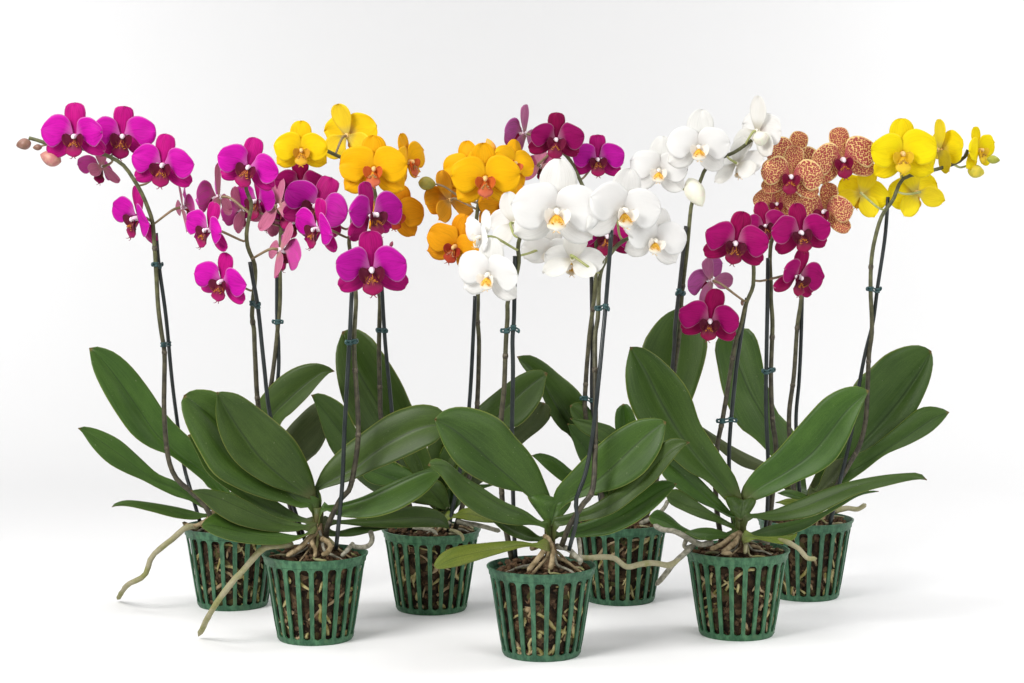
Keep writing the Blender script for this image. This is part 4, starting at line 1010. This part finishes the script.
aerial(O, b, 'B4', [(570, 420), (582, 460), (580, 495)], [Y - .02, Y - .04, Y - .05], .0028)
aerial(O, b, 'B4', [(590, 430), (640, 438), (680, 455)], [Y - .01, Y - .025, Y - .03], .0028, ROOT_GREY)
aerial(O, b, 'B4', [(690, 440), (745, 447), (795, 475), (830, 512), (868, 514)], [Y - .02, Y - .035, Y - .05, Y - .055, Y - .055], .0032)

# ================================================================== 7: back right
CR = (809, 490, 26)
O, b = potted('rightmost potted orchid, red spotted flowers and a clear yellow spray', 804.5, 595.5, .15)
Y = b.y
leaf(O, b, 'T4', [(800, 770), (740, 640), (690, 530), (640, 440), (600, 370), (560, 275), (530, 190), (535, 118)],
     [(785, 770), (690, 630), (620, 555), (560, 510), (520, 440), (490, 360), (470, 260), (460, 190), (480, 140), (535, 118)],
     [(830, 770), (810, 620), (770, 515), (715, 455), (690, 400), (660, 300), (645, 220), (625, 150), (590, 112), (535, 118)], Y + .01, Y + .04, -.5, .5)
leaf(O, b, 'T4', [(790, 790), (720, 700), (640, 655), (560, 620), (480, 570), (398, 500)], [(800, 780), (720, 680), (640, 640), (540, 590), (460, 540), (398, 500)], [(780, 800), (710, 730), (640, 690), (560, 662), (480, 602), (425, 540), (398, 500)], Y, Y - .03, .8, .4, under=True)
leaf(O, b, 'T5', [(400, 660), (480, 590), (560, 510), (620, 440), (690, 365), (760, 280), (830, 180), (885, 84)],
     [(390, 640), (430, 560), (480, 470), (520, 370), (575, 220), (640, 155), (700, 100), (770, 68), (830, 60), (870, 72), (885, 84)],
     [(420, 670), (480, 610), (560, 540), (640, 490), (710, 440), (780, 380), (820, 330), (852, 270), (880, 200), (893, 130), (885, 84)], Y, Y + .0, -.05, -.45)
leaf(O, b, 'T5', [(420, 655), (500, 600), (600, 545), (720, 470), (840, 390), (900, 350), (957, 328)],
     [(410, 640), (480, 570), (560, 510), (640, 470), (730, 400), (800, 340), (840, 312), (885, 305), (930, 314), (957, 328)],
     [(430, 668), (500, 640), (560, 602), (620, 560), (700, 500), (800, 456), (880, 411), (930, 365), (957, 328)], Y - .015, Y - .04, .5, -.5)
leaf(O, b, 'T5', [(430, 650), (470, 610), (510, 560), (540, 510)], [(425, 640), (450, 580), (480, 530), (540, 510)], [(440, 655), (500, 620), (540, 560), (540, 510)], Y - .02, Y - .03, -.3, -.3, under=True)
leaf(O, b, 'B5', [(400, 235), (350, 225), (310, 215), (270, 212)], [(400, 225), (350, 205), (310, 198), (270, 212)], [(400, 240), (350, 238), (310, 228), (270, 212)], Y - .02, Y - .04, .6, -.6)
leaf(O, b, 'B5', [(400, 255), (350, 252), (310, 248), (262, 250)], [(400, 245), (350, 237), (310, 234), (262, 250)], [(400, 265), (350, 265), (310, 262), (262, 250)], Y - .025, Y - .05, .6, -.6, pale=True)
crown(O, b, 810, 492, Y - .005, 14, 26)
spike(O, b, [(799, 530), (794, 490), (789, 422), (794, 375), (797.5, 325), (801, 302), (803, 270), (804, 230), (803.5, 210), (806, 196), (808, 180), (815, 168), (825, 160)], Y - .02, Y - .04,
      [('F10', 252, 383, 160, 'spotted', -4, -4, 4, -.035), ('F10', 512, 297, 168, 'spotted', 2, -4, -6, -.02), ('F10', 262, 300, 150, 'spotted', -4, 4, 16, .02),
       ('F10', 425, 555, 148, 'spotted', -26, -4, 10, -.01), ('F10', 185, 520, 122, 'spotted', -10, 0, 6, .0)],
      stake=[(803, 530), (800, 500), (796, 425), (799, 382), (801, 340), (803, 260)], stake_Y=(Y - .012, Y - .032), seed=71,
      labels={'spotted': 'pale yellow flower densely spotted with red'})
spike(O, b, [(828, 520), (836, 488), (847.5, 467), (859, 447), (865.5, 422), (867.5, 392), (869, 355), (872, 330), (870.6, 287), (872, 255), (878, 227), (884, 212), (893, 200), (901, 181), (912, 175), (930, 171), (951, 165), (963, 159), (968, 150)], Y - .045, Y - .045,
      [('F11', 435, 268, 168, 'lemon', 0, -4, 0, -.03), ('F11', 232, 468, 130, 'lemon', 168, -10, -20, .015), ('F11', 503, 462, 142, 'lemon', -168, -12, 16, .02),
       ('F11', 622, 250, 150, 'lemon', 110, -4, -6, .01), ('F11', 815, 250, 112, 'lemon', 42, 0, -14, .0)],
      buds=[('F11', 803, 356, 46, 36, 100, 'yellow', .0), ('F11', 890, 297, 33, 23, 98, 'green', -.01)],
      branches=[('F11', [(690, 320), (725, 336), (765, 325)], 0)],
      stake=[(830, 525), (839, 485), (850, 440), (860, 380), (866, 350), (873, 322), (877.6, 287), (885, 237), (888, 197)], stake_Y=(Y - .05, Y - .035), clips=[(875, 287)], green=True, seed=72,
      labels={'lemon': 'clear lemon yellow flower'})
aerial(O, b, 'B5', [(500, 285), (550, 272), (590, 277), (625, 256)], [Y - .02, Y - .01, Y - .005, Y - .005], .0036)
